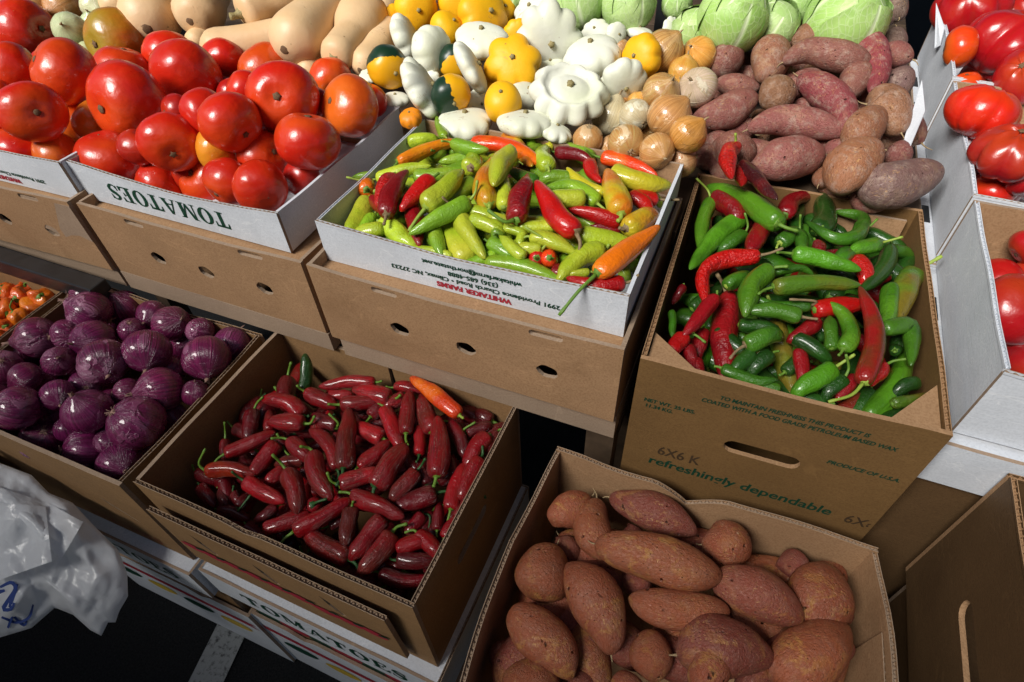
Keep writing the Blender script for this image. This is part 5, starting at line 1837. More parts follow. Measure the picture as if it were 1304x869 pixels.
def onion(bin_, crop, cx, cy, r, col, ax=None, h=0.0, flake=None, label=None, asp=0.92, group=None):
    u, v = px(crop, cx, cy)
    p = slide(bin_, [(u, v)], [h / 100], 2 * r * CROPS[crop][2])[0]
    p = apart('on' + bin_, (u, v), p, r * CROPS[crop][2], 0.84)
    R = r * CROPS[crop][2] * ppm(p) * 1.02
    rnd = RNG
    if ax is None:
        a_ = rnd.uniform(0, 6.28)
        k = rnd.uniform(0.5, 0.98)
        ax = (k * math.cos(a_), k * math.sin(a_))
    A = axis3(*ax)
    if len(ax) == 2 and rnd.random() < 0.25 and label is None:
        A = -A
    pr = []
    m = 22
    for i in range(m):
        t = i / (m - 1)
        f = math.pi * (0.015 + 0.97 * t)
        rr = math.sin(f) ** 0.93
        z = math.cos(f) * asp
        k = math.exp(-(t / 0.075) ** 2)
        z += 0.17 * k
        rr = max(rr, 0.10 * k + 0.02) if t < 0.2 else rr
        pr.append((rr, z))
    ph = rnd.uniform(0, 6.3)
    e1, e2 = rnd.uniform(0.0, 0.04), rnd.uniform(0.0, 0.018)

    def shp(th, t):
        w = math.sin(math.pi * t)
        return 1 + e1 * math.cos(2 * th + ph) * w + e2 * math.cos(5 * th + ph) * w + 0.012 * math.cos(9 * th - ph), 0.0

    V, F, PT = flip(lathe(R, A, pr, 28, shp))
    c, c2, pale, nm, kp, rm = ON[col]
    o = put(nm, mesh(nm, V, F, True, PT), MAT['onion_skin'], None, p)
    j = rnd.uniform(0.75, 1.25)
    o.color = (c[0] * j, c[1] * j, c[2] * j, 1)
    o['c2'] = [float(x * rnd.uniform(0.85, 1.15)) for x in c2]
    o['pale'] = [float(x) for x in pale]
    o['relief'] = 0.85 if col == 'red' else 0.4
    o['flake'] = float(flake if flake is not None else rnd.uniform(0.15, 0.6))
    # root tuft at the base, dry skin twist at the neck
    zb = pr[-1][1] * R
    parts = [sweep([A * (zb + 0.05 * R), A * (zb - 0.05 * R)], prof([0, .4, 1], [0.17 * R, 0.15 * R, 0.06 * R]), 10, 4, lambda a, t: 1 + 0.3 * math.cos(7 * a), True)]
    _, n, b = frame(A)
    for i in range(14):
        a_ = rnd.uniform(0, 6.28)
        d = (n * math.cos(a_) + b * math.sin(a_))
        q = A * zb + d * 0.10 * R
        parts.append(sweep([q, q - A * 0.07 * R + d * 0.05 * R, q - A * rnd.uniform(0.06, 0.14) * R + d * rnd.uniform(0.08, 0.2) * R], lambda t: 0.012 * R, 4, 4, None, True))
    put('root_tuft', mesh('root_tuft', *join(*parts)[:2], True, join(*parts)[2]), MAT[rm], o)
    zt = pr[0][1] * R
    tw = []
    for i in range(4):
        a_ = rnd.uniform(0, 6.28)
        d = (n * math.cos(a_) + b * math.sin(a_))
        L = rnd.uniform(0.08, 0.30) * R
        tw.append(sweep([A * (zt - 0.12 * R), A * (zt + 0.4 * L) + d * 0.1 * L, A * (zt + L) + d * rnd.uniform(0.2, 0.8) * L], prof([0, .6, 1], [0.10 * R, 0.05 * R, 0.006 * R]), 6, 6, lambda a, t: 1 + 0.5 * math.cos(2 * a), True))
    J = join(*tw)
    put('neck', mesh('neck', J[0], J[1], True, J[2]), MAT[rm], o)
    if bin_ == 'O':
        register(o, bin_, 'flaky-skinned' if o['flake'] > 0.45 else 'smooth', kp, p, 'onion', GRP['O'], label)
    else:
        register(o, 'YO', {'yellow_onion': ''}.get(nm, ''), kp, p, 'onion', group or 'loose onions on the back table', label)
    return o


for crop, x, y, r, ax, h in [
    ('O1', 810, 172, 138, None, 1.2), ('O1', 745, 372, 172, (-0.75, -0.45), 1.2), ('O1', 1090, 292, 150, (-0.1, -0.7), 1.0), ('O1', 552, 562, 122, None, 0.2), ('O1', 780, 620, 175, (-0.25, 0.1), 0.2), ('O1', 860, 790, 190, (0.6, 0.5), 1.6),
    ('O1', 1100, 530, 108, None, 0), ('O1', 255, 570, 172, (-0.8, 0.2), 0.6), ('O1', 190, 700, 155, (-0.6, 0.3), 1.0), ('O1', 495, 785, 125, None, 0.5), ('O2', 385, 372, 122, (0.0, 0.5), 0.8),
    ('O2', 600, 392, 148, (0.8, -0.2), 1.0), ('O2', 780, 505, 112, None, 0.4), ('O2', 310, 700, 182, (0.3, 0.75), 1.4), ('O2', 650, 640, 145, (0.05, -0.4), 0.4), ('O2', 800, 755, 188, (0.3, 0.8), 1.6), ('O2', 1040, 615, 145, (-0.2, 0.8), 0.8), ('O2', 480, 560, 70, None, -0.6),
    ('O3', 168, 155, 98, None, 0.4), ('O3', 115, 350, 142, (-0.7, -0.2), 1.2), ('O3', 370, 268, 100, None, 0.2), ('O3', 545, 205, 92, None, -0.4), ('O3', 560, 372, 142, (-0.1, -0.7), 1.2), ('O3', 815, 248, 88, None, 0), ('O3', 1025, 235, 145, (-0.7, 0.1), 1.0),
    ('O3', 285, 545, 138, (0.5, -0.5), 1.2), ('O3', 875, 445, 172, (-0.5, -0.5), 1.4), ('O3', 560, 622, 145, (-0.8, -0.1), 1.2), ('O3', 775, 710, 142, (0.65, 0.1), 1.2), ('O3', 390, 390, 66, None, -0.6), ('O3', 1150, 430, 95, None, 0.2), ('O3', 1250, 255, 85, None, 0.4),
    ('O3', 20, 90, 110, None, -0.2), ('O3', -60, 300, 120, None, 0.4), ('O3', -30, 480, 110, None, 0.4), ('O3', 450, 480, 90, None, -1.6), ('O3', 700, 560, 90, None, -1.6), ('O3', 960, 600, 90, None, -1.2), ('O3', 250, 380, 90, None, -1.8), ('O3', 700, 320, 90, None, -1.8),
    ('O1', 960, 430, 100, None, -1.4), ('O1', 420, 640, 100, None, -1.8), ('O2', 560, 480, 100, None, -1.6), ('O2', 950, 760, 100, None, -1.2), ('O3', 1100, 100, 90, None, -1.4), ('O3', 1050, 500, 90, None, -1.4), ('O3', 420, 760, 80, None, -1.6)]:
    onion('O', crop, x, y, r, 'red', ax, h)
_ro = random.Random(9)
for i in range(22):
    x, y = _ro.uniform(-0.26, 0.04), _ro.uniform(-0.25, -0.04)
    z = Z['O'](x, y) - _ro.uniform(0.030, 0.045)
    u_, v_ = pix((x, y, z))
    onion('O', 'PX', u_, v_, 0.030 / ppm((x, y, z)), 'red', None, -100 * (Z['O'](x, y) - z))
for crop, x, y, r, col, ax, h, fl, lb in [
    ('P2', 925, 330, 132, 'yel', (0.55, -0.5), 2.0, 0.2, 'brown onion behind the yellow pattypan beside the pole'), ('P2', 912, 592, 118, 'yel', (0.3, -0.2), 1.2, 0.2, 'brown onion with its root end facing up'), ('P2', 965, 752, 142, 'yel', (0.6, -0.6), 1.6, 0.4, None),
    ('P2', 1085, 860, 118, 'gld', (0.6, -0.5), 2.4, 0.0, 'shiny golden onion nearest the green pepper carton'), ('P2', 1145, 562, 122, 'pal', (-0.55, 0.0), 1.4, 0.5, 'half-peeled white onion with black print'), ('P2', 1055, 462, 98, 'gld', None, 0.6, 0.2, None), ('P2', 1150, 355, 112, 'gld', (-0.6, -0.1), 0.8, 0.7, 'golden onion with a green peeled patch by the cabbage'), ('P2', 1235, 335, 75, 'gld', None, 0, 0.1, None),
    ('P2', 745, 740, 102, 'pal', None, 0.4, 0.7, None), ('P2', 592, 745, 125, 'pal', (0.3, -0.8), 0.6, 0.3, 'pale striped onion under the crown-shaped white pattypan'), ('P2', 655, 652, 66, 'yel', None, -0.4, 0.2, None), ('P2', 760, 655, 66, 'gld', None, -0.4, 0.2, None),
    ('W2', 890, 215, 118, 'yel', (0.1, 0.7), 0.6, 0.8, None), ('W2', 1085, 265, 112, 'yel', (0.2, 0.6), 0.6, 0.3, None), ('W2', 645, 190, 95, 'yel', None, -0.2, 0.5, None), ('P2', 650, 320, 66, 'yel', None, -1, 0.2, None), ('P2', 830, 520, 60, 'yel', None, -1, 0.3, None),
    ('P2', 860, 680, 80, 'yel', None, -1.4, 0.3, None), ('W2', 1000, 130, 90, 'yel', None, -0.6, 0.3, None), ('P2', 1010, 600, 80, 'gld', None, -1, 0.3, None), ('P2', 1030, 320, 60, 'pal', None, -0.6, 0.3, None),
    ('T0', 450, 192, 102, 'grn', (0.2, 0.2), 1.0, 0.2, 'peeled greenish onion behind the leftmost tomatoes'), ('T0', 620, 42, 92, 'grn', (0.5, 0.6), 1.0, 0.2, 'greenish onion beside the butternut squashes at the top'), ('T0', 225, 45, 112, 'yel', None, 0.6, 0.7, None), ('T0', 400, 45, 108, 'yel', None, 0.4, 0.5, None), ('T0', 30, 60, 72, 'pal', None, 0.6, 0.4, None),
    ('T0', 510, 60, 66, 'yel', None, 0, 0.3, None), ('T0', 80, 5, 70, 'pal', None, 0, 0.5, None), ('T0', 450, -5, 70, 'pal', None, 0.4, 0.3, None), ('T0', 590, 140, 62, 'grn', None, 0, 0.2, None), ('T0', 560, 330, 60, 'grn', None, -1.5, 0.2, None), ('T0', 320, 120, 60, 'yel', None, -0.8, 0.3, None), ('PX', 868, 205, 20, 'yel', None, -0.5, 0.3, None), ('PX', 842, 172, 18, 'gld', None, -1.5, 0.3, None), ('PX', 780, 190, 18, 'yel', None, -0.8, 0.3, None)] + [('PX', -30 - 38 * (k % 4) + 9 * (k // 4), 20 + 26 * (k // 4), 21, ('yel', 'pal', 'gld')[k % 3], None, 0.2, 0.4, None) for k in range(16)]:
    onion('B', crop, x, y, r, col, ax, h, fl, lb, group='loose onions on the back table')


# ---- habaneros ----
def habanero(crop, cx, cy, r, stem=None, h=0.0):
    u, v = px(crop, cx, cy)
    p = at(u, v, Z['H'], h / 100)
    R = r * CROPS[crop][2] * ppm(p)
    rnd = RNG
    A = axis3(rnd.uniform(-0.8, 0.8), rnd.uniform(-0.5, 0.3))
    if stem is not None:
        sx, sy = stem[0] - cx, stem[1] - cy
        l = math.hypot(sx, sy)
        A = axis3(0.85 * sx / l, 0.85 * sy / l)
    ph = rnd.uniform(0, 6.3)
    pr = [(0.10, .95), (.42, 1.02), (.75, .92), (.95, .62), (1, .25), (.95, -.15), (.82, -.5), (.6, -.8), (.35, -1.02), (.12, -1.15)]

    def shp(th, t):
        return 1 + 0.20 * math.cos(3 * th + ph) + 0.09 * math.cos(5 * th + 7 * t + ph), 0.10 * math.cos(2 * th + ph)
    V, F, PT = flip(lathe(R, A, pr, 20, shp))
    o = put('habanero_pepper', mesh('habanero_pepper', V, F, True, PT), MAT['pepper_skin'], None, p)
    o.color = (0.80, 0.17 * rnd.uniform(0.7, 1.3), 0.006, 1)
    o['c2'] = [0.75, 0.09, 0.006]
    o['mixed'] = 0.45
    o['wr'] = 0.1
    o['cork'] = 0.0
    end = A * R * 1.5 + RIGHT * R * rnd.uniform(-0.3, 0.3)
    if stem is not None:
        q = px(crop, *stem)
        d = ray(*q)
        end = CAM + d * ((depth(p) - R) / np.dot(d, FWD)) - p
    make_stem(o, A * R * 0.98, A, R * 0.4, end, 'stem_green', R * 0.10)
    register(o, 'H', '', 'orange habanero', p, 'pepper', GRP['H'])


for x, y, r, s, h in [(352, 262, 84, None, 1.0), (195, 188, 58, (245, 135), 0.4), (175, 275, 92, None, 0.6), (75, 228, 75, None, 0.4), (45, 352, 86, (80, 385), 1.2), (290, 340, 84, None, 0.4), (165, 425, 72, (100, 280), 1.0), (42, 492, 72, None, 0.8), (5, 585, 52, None, 0.6), (40, 172, 42, None, 0),
                      (-60, 260, 80, None, 0.5), (-90, 400, 80, None, 0.6), (-70, 540, 80, None, 0.6), (120, 520, 70, None, -0.6), (230, 420, 60, None, -1.0), (-140, 320, 80, None, 0.2), (60, 430, 70, None, -1), (250, 200, 60, None, -1.4), (130, 350, 60, None, -1.2)]:
    habanero('O1', x, y, r, s, h)
_rh = random.Random(4)
for i in range(70):
    x, y = _rh.uniform(-0.66, -0.335), _rh.uniform(-0.29, -0.06)
    z = Z['H'](x, y) - _rh.uniform(0.0, 0.03)
    u_, v_ = pix((x, y, z))
    if u_ > -12 and z > Z['H'](x, y) - 0.014:
        continue
    habanero('PX', u_, v_, 0.0165 / ppm((x, y, z)), None, -100 * (Z['H'](x, y) - z))


# ---- sweet potatoes ----
SPC = {'pr': ((0.25, 0.085, 0.068), (0.34, 0.16, 0.11), 'purplish red'), 'br': ((0.25, 0.108, 0.058), (0.34, 0.18, 0.10), 'brown'), 'or': ((0.31, 0.118, 0.06), (0.38, 0.19, 0.10), 'orange-brown'),
       'mg': ((0.23, 0.038, 0.048), (0.30, 0.10, 0.08), 'magenta'), 'gy': ((0.17, 0.105, 0.085), (0.21, 0.13, 0.095), 'dusty grey-brown'),
       'ro': ((0.30, 0.078, 0.036), (0.42, 0.18, 0.05), 'rosy orange'), 'rp': ((0.23, 0.056, 0.036), (0.36, 0.14, 0.05), 'rosy purple')}


def potato(bin_, crop, pts, w, col, h=0.0, label=None, fat=0.5, group=None):
    s = CROPS[crop][2]
    zf = Z[bin_]
    P = slide(bin_, [px(crop, *q) for q in pts], [h / 100] * len(pts), w * s)
    ctr = sum(P) / len(P)
    R = 0.5 * w * s * ppm(ctr) * 1.0
    rnd = RNG
    L = sum(np.linalg.norm(P[i + 1] - P[i]) for i in range(len(P) - 1))
    if len(P) == 2:
        side = unit(np.cross(FWD, P[1] - P[0])) * L * rnd.uniform(-0.07, 0.07)
        P = [P[0], (P[0] + P[1]) / 2 + side, P[1]]
    P[0] = P[0] + (P[0] - P[1]) * 0.07
    P[-1] = P[-1] + (P[-1] - P[-2]) * 0.07
    if L < 2.2 * R:                     # seen nearly end-on: the rest of its length runs away from the viewer
        d = unit(FWD - np.array([0, 0, FWD[2]]) * 0.8)
        P[-1] = P[-1] + d * (2.4 * R - L)
    sd = rnd.uniform(0, 50)
    k = rnd.uniform(0.35, 0.65)
    p1, p2 = rnd.uniform(0.42, 0.68), rnd.uniform(0.42, 0.68)

    def rad(t):
        x = t / k if t < k else (1 - t) / (1 - k)
        x = min(max(x, 0), 1)
        return R * max(0.03, math.sin(x * math.pi / 2) ** (p1 if t < k else p2))

    V, F, PT = sweep(P, rad, 22, 30)
    out = []
    for v, q in zip(V, PT):
        a = nz(v, 15, sd) * 0.22 + nz(v, 36, sd + 3) * 0.06 + nz(v, 90, sd + 5) * 0.02
        cen = catmull(P, [q[2]])[0]
        out.append(cen + (v - cen) * (1 + a) - ctr)
    o = put('sweet_potato', mesh('sweet_potato', out, F, True, PT), MAT['sweet_potato_skin'], None, ctr)
    c, c2, cn = SPC[col]
    j = rnd.uniform(0.85, 1.15)
    o.color = (c[0] * j, c[1] * j * rnd.uniform(0.9, 1.1), c[2] * j, 1)
    o['c2'] = [float(x * j) for x in c2]
    o['dusty'] = 0.12 if bin_ == 'S' else 0.6
    for e_, d_ in ((P[0], unit(P[0] - P[1])), (P[-1], unit(P[-1] - P[-2]))):
        if rnd.random() < 0.32:
            hl = rnd.uniform(0.006, 0.016)
            sd_ = unit(np.cross(d_, FWD)) * rnd.uniform(-0.8, 0.8)
            rh = sweep([e_ - ctr - d_ * 0.004, e_ - ctr + d_ * hl * 0.5 + sd_ * hl * 0.2, e_ - ctr + d_ * hl + sd_ * hl * 0.8], prof([0, .3, 1], [R * 0.09, 0.0011, 0.0004]), 6, 7, None, True)
            put('root_end', mesh('root_end', rh[0], rh[1], True, rh[2]), MAT['root_tan'], o)
    if bin_ == 'S':
        register(o, 'S', cn, 'sweet potato', ctr, 'sweet potato', GRP['S'], label)
    else:
        register(o, 'SP', cn, 'sweet potato', ctr, 'sweet potato', 'sweet potatoes heaped on the back table', label)


def potatoes(bin_, text):
    for tk, lab in table(text):
        crop, col = tk[0], tk[1]
        pts, w, h = [], 100, 0.0
        for t in tk[2:]:
            if t.startswith('h='):
                h = float(t[2:])
            elif ',' in t:
                pts.append(tuple(float(x) for x in t.split(',')))
            else:
                w = float(t)
        potato(bin_, crop, pts, w, col, h, lab)


potatoes('P', '''
C1 pr 695,395 850,330 1050,360 1245,385 195 h=4 "long purplish sweet potato on top of the back heap, blunt end toward the onions"
C1 br 605,262 560,505 235 h=2.4
C1 pr 420,330 225,430 205 h=1.6
C1 pr 262,530 530,560 145 h=2
C1 br 555,655 730,580 235 h=3 "round brown sweet potato facing its end at the viewer"
C1 pr 112,765 300,720 505,625 215 h=2.4
C1 mg 795,495 930,580 1060,690 1105,845 205 h=3.4 "bent magenta sweet potato in the middle of the back heap"
C1 pr 470,825 650,765 850,790 1085,850 200 h=2.6
C1 pr 920,480 720,610 155 h=1.2
C1 pr 1190,430 1090,610 215 h=2.2
C1 mg 950,185 1130,220 1265,340 1290,480 1255,600 200 h=3 "large curved sweet potato hooked round the top of the heap"
C1 br 755,270 930,200 195 h=2.4
C1 pr 740,680 870,740 150 h=0
C1 br 690,250 740,300 100 h=1
U pr 790,175 902,212 92 h=1.4
U gy 795,290 908,325 112 h=0.8
U br 745,375 800,380 860,470 150 h=2.4 "brown lumpy sweet potato against the white tray wall"
U or 800,395 695,525 135 h=2.8
U or 770,525 640,680 165 h=2 "orange-brown sweet potato between two purplish ones at the carton's rim"
U gy 1000,610 880,650 740,690 172 h=1.6 "big dusty sweet potato nearest the white trays at the right"
U pr 578,555 345,600 158 h=1.8
U pr 345,545 195,535 142 h=0.4
U or 600,610 570,660 75 h=0
U pr 815,540 890,565 95 h=0.6
U pr 680,520 610,570 95 h=0.2
C1 gy 1320,20 1350,140 150 h=1
C1 gy 1400,-30 1430,110 150 h=1.6
U gy 850,110 840,200 80 h=0
U pr 430,480 560,520 100 h=-1
U pr 560,420 660,450 110 h=-0.5
U pr 700,300 800,330 110 h=-0.6
U pr 240,480 330,450 100 h=-1
PX pr 880,198 925,206 34 h=-0.5
PX pr 893,182 935,190 34 h=-0.8
PX pr 905,215 950,222 30 h=-1
PX pr 1085,250 1130,262 30 h=-1
PX br 1040,235 1085,245 30 h=-1.2
PX pr 992,127 1043,178 36 h=-2.4
PX pr 1033,206 1094,176 40 h=-1.8
PX pr 1029,158 1101,158 41 h=-1.9
PX br 888,41 945,91 37 h=-2.3
PX pr 921,103 980,94 39 h=-2.8
PX gy 1086,181 1151,173 34 h=-2.3
PX pr 898,83 958,73 44 h=-3.2
PX gy 966,59 1041,85 38 h=-2.7
PX pr 882,105 926,150 34 h=-2.5
PX pr 992,184 1061,161 39 h=-2.6
PX pr 1135,134 1172,181 38 h=-1.8
PX gy 1046,51 1088,102 34 h=-2.2
PX pr 1087,139 1145,108 34 h=-2.6
PX pr 1023,70 1101,92 44 h=-2.9
PX pr 1075,113 1150,89 42 h=-2.6
PX gy 998,89 1053,57 36 h=-2.1
PX pr 1018,121 1092,96 35 h=-2.4
PX pr 1041,177 1099,146 42 h=-3.1
PX pr 978,118 1036,84 35 h=-3.0
PX pr 985,97 1049,132 41 h=-1.7
PX pr 993,123 1054,115 39 h=-2.0
PX pr 883,130 956,170 43 h=-1.7
PX br 962,145 1021,201 45 h=-3.2
PX pr 998,49 1062,76 41 h=-3.1
PX br 1090,181 1168,179 39 h=-1.9
PX br 992,82 1058,114 37 h=-3.2
PX pr 932,174 977,218 33 h=-1.0
PX pr 958,187 1020,210 37 h=-0.8
PX pr 991,213 1047,190 36 h=-0.2
PX pr 939,194 995,198 37 h=-0.8
PX or 1004,185 1048,218 29 h=-0.5
PX pr 996,187 1038,215 33 h=-1.0
''')
potatoes('S', '''
L ro 165,370 260,345 400,270 185 h=0.5
L ro 435,285 415,400 470,545 178 h=0.6
L rp 515,240 700,330 885,425 165 h=0.8 "sweet potato lying under the buckled back edge of the front carton"
L ro 435,485 600,520 830,590 1005,635 232 h=2.4 "largest sweet potato lying across the top of the front carton"
L ro 925,485 1130,430 225 h=1.2
L ro 210,490 110,745 258 h=0.8
L ro 300,580 400,700 480,850 500,985 250 h=1.6 "long curved sweet potato standing lengthwise left of the carton's centre"
L ro 590,735 760,780 1030,790 182 h=1.4
L2 rp 195,370 400,450 605,565 252 h=1.4 "spindle-shaped sweet potato with a root thread at its tip"
L2 ro 870,255 640,600 300 h=0.6
L2 rp 490,305 625,290 140 h=-0.4
L2 rp 20,735 240,700 475,760 288 h=1.4
L2 ro 70,860 220,800 200 h=2.2
L2 ro 490,860 700,720 930,640 280 h=1.2 "sweet potato with a dark bruise near the carton's inner flap"
KK ro 130,415 350,500 540,670 640,840 320 h=1.4 "sweet potato with grey-blue scars at the front left of the carton"
KK ro 1140,540 1170,860 260 h=0
KK ro 210,850 560,880 300 h=0.4
KK ro 900,890 1100,920 200 h=0.2
L rp 560,640 690,690 130 h=-1.5
L rp 330,460 240,560 150 h=-1.8
L2 rp 480,640 620,760 200 h=-1.8
KK rp 700,560 820,760 220 h=-2
L2 rp 900,500 820,640 180 h=-1.6
KK rp 60,600 180,760 220 h=-2
L rp 640,420 560,470 120 h=-2
KK rp 620,880 800,900 200 h=-1.5
PX rp 954,649 1064,719 57 h=-3.9
PX rp 912,767 997,861 63 h=-4.5
PX rp 935,792 1030,811 54 h=-4.4
PX ro 914,725 1036,765 64 h=-3.7
PX ro 706,681 789,756 57 h=-3.9
PX ro 1012,694 1142,727 57 h=-3.8
PX rp 688,757 788,830 53 h=-3.4
PX ro 1047,841 1175,868 53 h=-3.7
PX ro 600,770 695,713 62 h=-4.1
PX rp 596,846 711,783 58 h=-3.8
PX ro 1038,680 1122,786 65 h=-4.1
PX rp 683,757 809,736 58 h=-3.5
PX rp 842,697 975,693 54 h=-4.7
PX rp 845,677 958,694 58 h=-3.9
PX rp 598,843 709,862 57 h=-3.8
PX ro 603,748 741,751 53 h=-4.1
PX ro 646,685 756,764 58 h=-4.8
PX rp 734,752 796,825 53 h=-3.8
PX rp 747,689 842,721 64 h=-3.9
PX ro 948,757 1021,820 63 h=-3.9
L2 ro 880,330 960,470 150 h=-1.4
PX rp 681,891 719,799 51 h=-2.6
PX ro 743,796 777,904 51 h=-2.0
PX rp 757,795 843,845 56 h=-2.4
PX rp 813,823 907,857 54 h=-2.4
PX ro 833,810 947,790 52 h=-2.4
PX ro 896,772 1004,808 60 h=-2.3
PX rp 941,879 1039,801 50 h=-2.0
PX ro 1031,749 1089,851 52 h=-2.3
PX ro 628,773 732,747 55 h=-2.4
PX rp 588,854 692,806 57 h=-1.9
PX ro 1068,788 1102,912 59 h=-2.4
L2 ro 640,240 760,300 130 h=-1.6
L2 rp 930,700 940,860 200 h=-1
L rp 60,470 20,620 170 h=-1.4
''')


# ---- butternut squash ----
def butternut(crop, bulb, rb, neck, rn, stem_near=False, h=0.0, label=None, extra=0.0, hn=None):
    """bulb centre and neck end in the picture; rb, rn their radii in crop pixels"""
    s = CROPS[crop][2]
    rnd = RNG
    a = at(*px(crop, *bulb), Z['B'], h / 100)
    b = at(*px(crop, *neck), Z['B'], (h if hn is None else hn) / 100)
    R, r = rb * s * ppm(a), rn * s * ppm(b)
    d = unit(b - a)
    L = np.linalg.norm(b - a) + extra
    tot = R + L
    e0 = a - d * R * 0.98
    e1 = a + d * L
    tb_ = R * 0.98 / (tot)
    pf = prof([0, .012, .04, tb_ * 0.55, tb_, tb_ + 0.16, min(tb_ + 0.34, .8), .90, .965, .99, 1], [R * .10, R * .34, R * .60, R * .93, R, R * .90 + r * .05, r * 1.03, r, r * .82, r * .5, r * .2])
    ph = rnd.uniform(0, 6.3)
    V, F, PT = sweep([e0, (e0 + e1) / 2 + unit(np.cross(d, FWD)) * tot * rnd.uniform(-0.03, 0.03), e1], pf, 24, 30, lambda q, t: 1 + 0.012 * math.cos(5 * q + ph) + 0.015 * math.sin(6 * t + ph))
    ctr = (e0 + e1) / 2
    o = put('butternut_squash', mesh('butternut_squash', [v - ctr for v in V], F, True, PT), MAT['squash_skin'], None, ctr)
    j = rnd.uniform(0.93, 1.05)
    o.color = (0.70 * j, 0.47 * j, 0.25 * j, 1)
    o['c2'] = [0.74 * j, 0.55 * j, 0.34 * j]
    bs = sweep([e0 - ctr + d * R * 0.03, e0 - ctr - d * R * 0.02], prof([0, .5, 1], [R * .17, R * .16, R * .07]), 12, 4, lambda q, t: 1 + .06 * math.cos(3 * q + ph) + .05 * math.cos(5 * q), True)
    put('blossom_scar', mesh('blossom_scar', *bs[:2], True, bs[2]), MAT['scar_brown'], o)
    se = e1 - ctr
    st = sweep([se - d * r * 0.08, se + d * r * 0.30, se + d * r * 0.62 + UP * r * 0.08], prof([0, .2, .5, .9, 1], [r * .36, r * .22, r * .15, r * .19, r * .17]), 10, 8, lambda q, t: 1 + .18 * math.cos(5 * q), True)
    put('stem', mesh('stem', *st[:2], True, st[2]), MAT['stem_squash'], o)
    register(o, 'BN', '', 'butternut squash', ctr, 'squash', 'butternut squashes on the back table', label)


butternut('T1', (690, 240), 172, (985, -70), 130, h=3.2, label='butternut squash in front with its brown blossom scar facing the viewer')
butternut('T1', (1110, 130), 168, (925, 385), 118, h=1.8, label='butternut squash with its short stem pointing down at the tomatoes')
butternut('T1', (200, 300), 120, (640, 215), 105, h=0.2, label='butternut squash lying crosswise behind the tomatoes')
butternut('T1', (620, -30), 150, (330, 92), 118, h=3.6, label='butternut squash with a thick pale stem at the top')
butternut('T0', (960, 110), 185, (1010, -90), 120, h=2.0, label='butternut squash showing a round blossom scar behind the tomatoes', extra=0.03)
butternut('T0', (1265, 70), 155, (1370, -80), 110, h=2.6, label='butternut squash end with an oval scar beside the stemmed one')
butternut('T0', (745, 40), 110, (800, -80), 90, h=0.6, label='butternut squash half hidden beside the greenish onion')
butternut('T1', (1130, 400), 100, (1300, 170), 90, h=0.0, label='butternut squash partly covered by the dark green pattypan')
butternut('T1', (770, 450), 80, (900, 330), 66, h=-1.2, label='butternut squash deep between the two front ones')
butternut('T1', (60, 260), 70, (200, 160), 60, h=-0.6, label='small piece of butternut squash above the tomatoes')
butternut('T1', (1260, 20), 90, (1330, -120), 80, h=0.6, label='butternut squash touching the yellow pattypans')


# ---- pattypan squash ----
PPC = {'w': ((0.73, 0.74, 0.63), (0.64, 0.68, 0.44), 'white'), 'y': ((0.84, 0.45, 0.008), (0.80, 0.33, 0.006), 'yellow'), 'o': ((0.78, 0.27, 0.008), (0.75, 0.20, 0.006), 'orange'), 't': None}


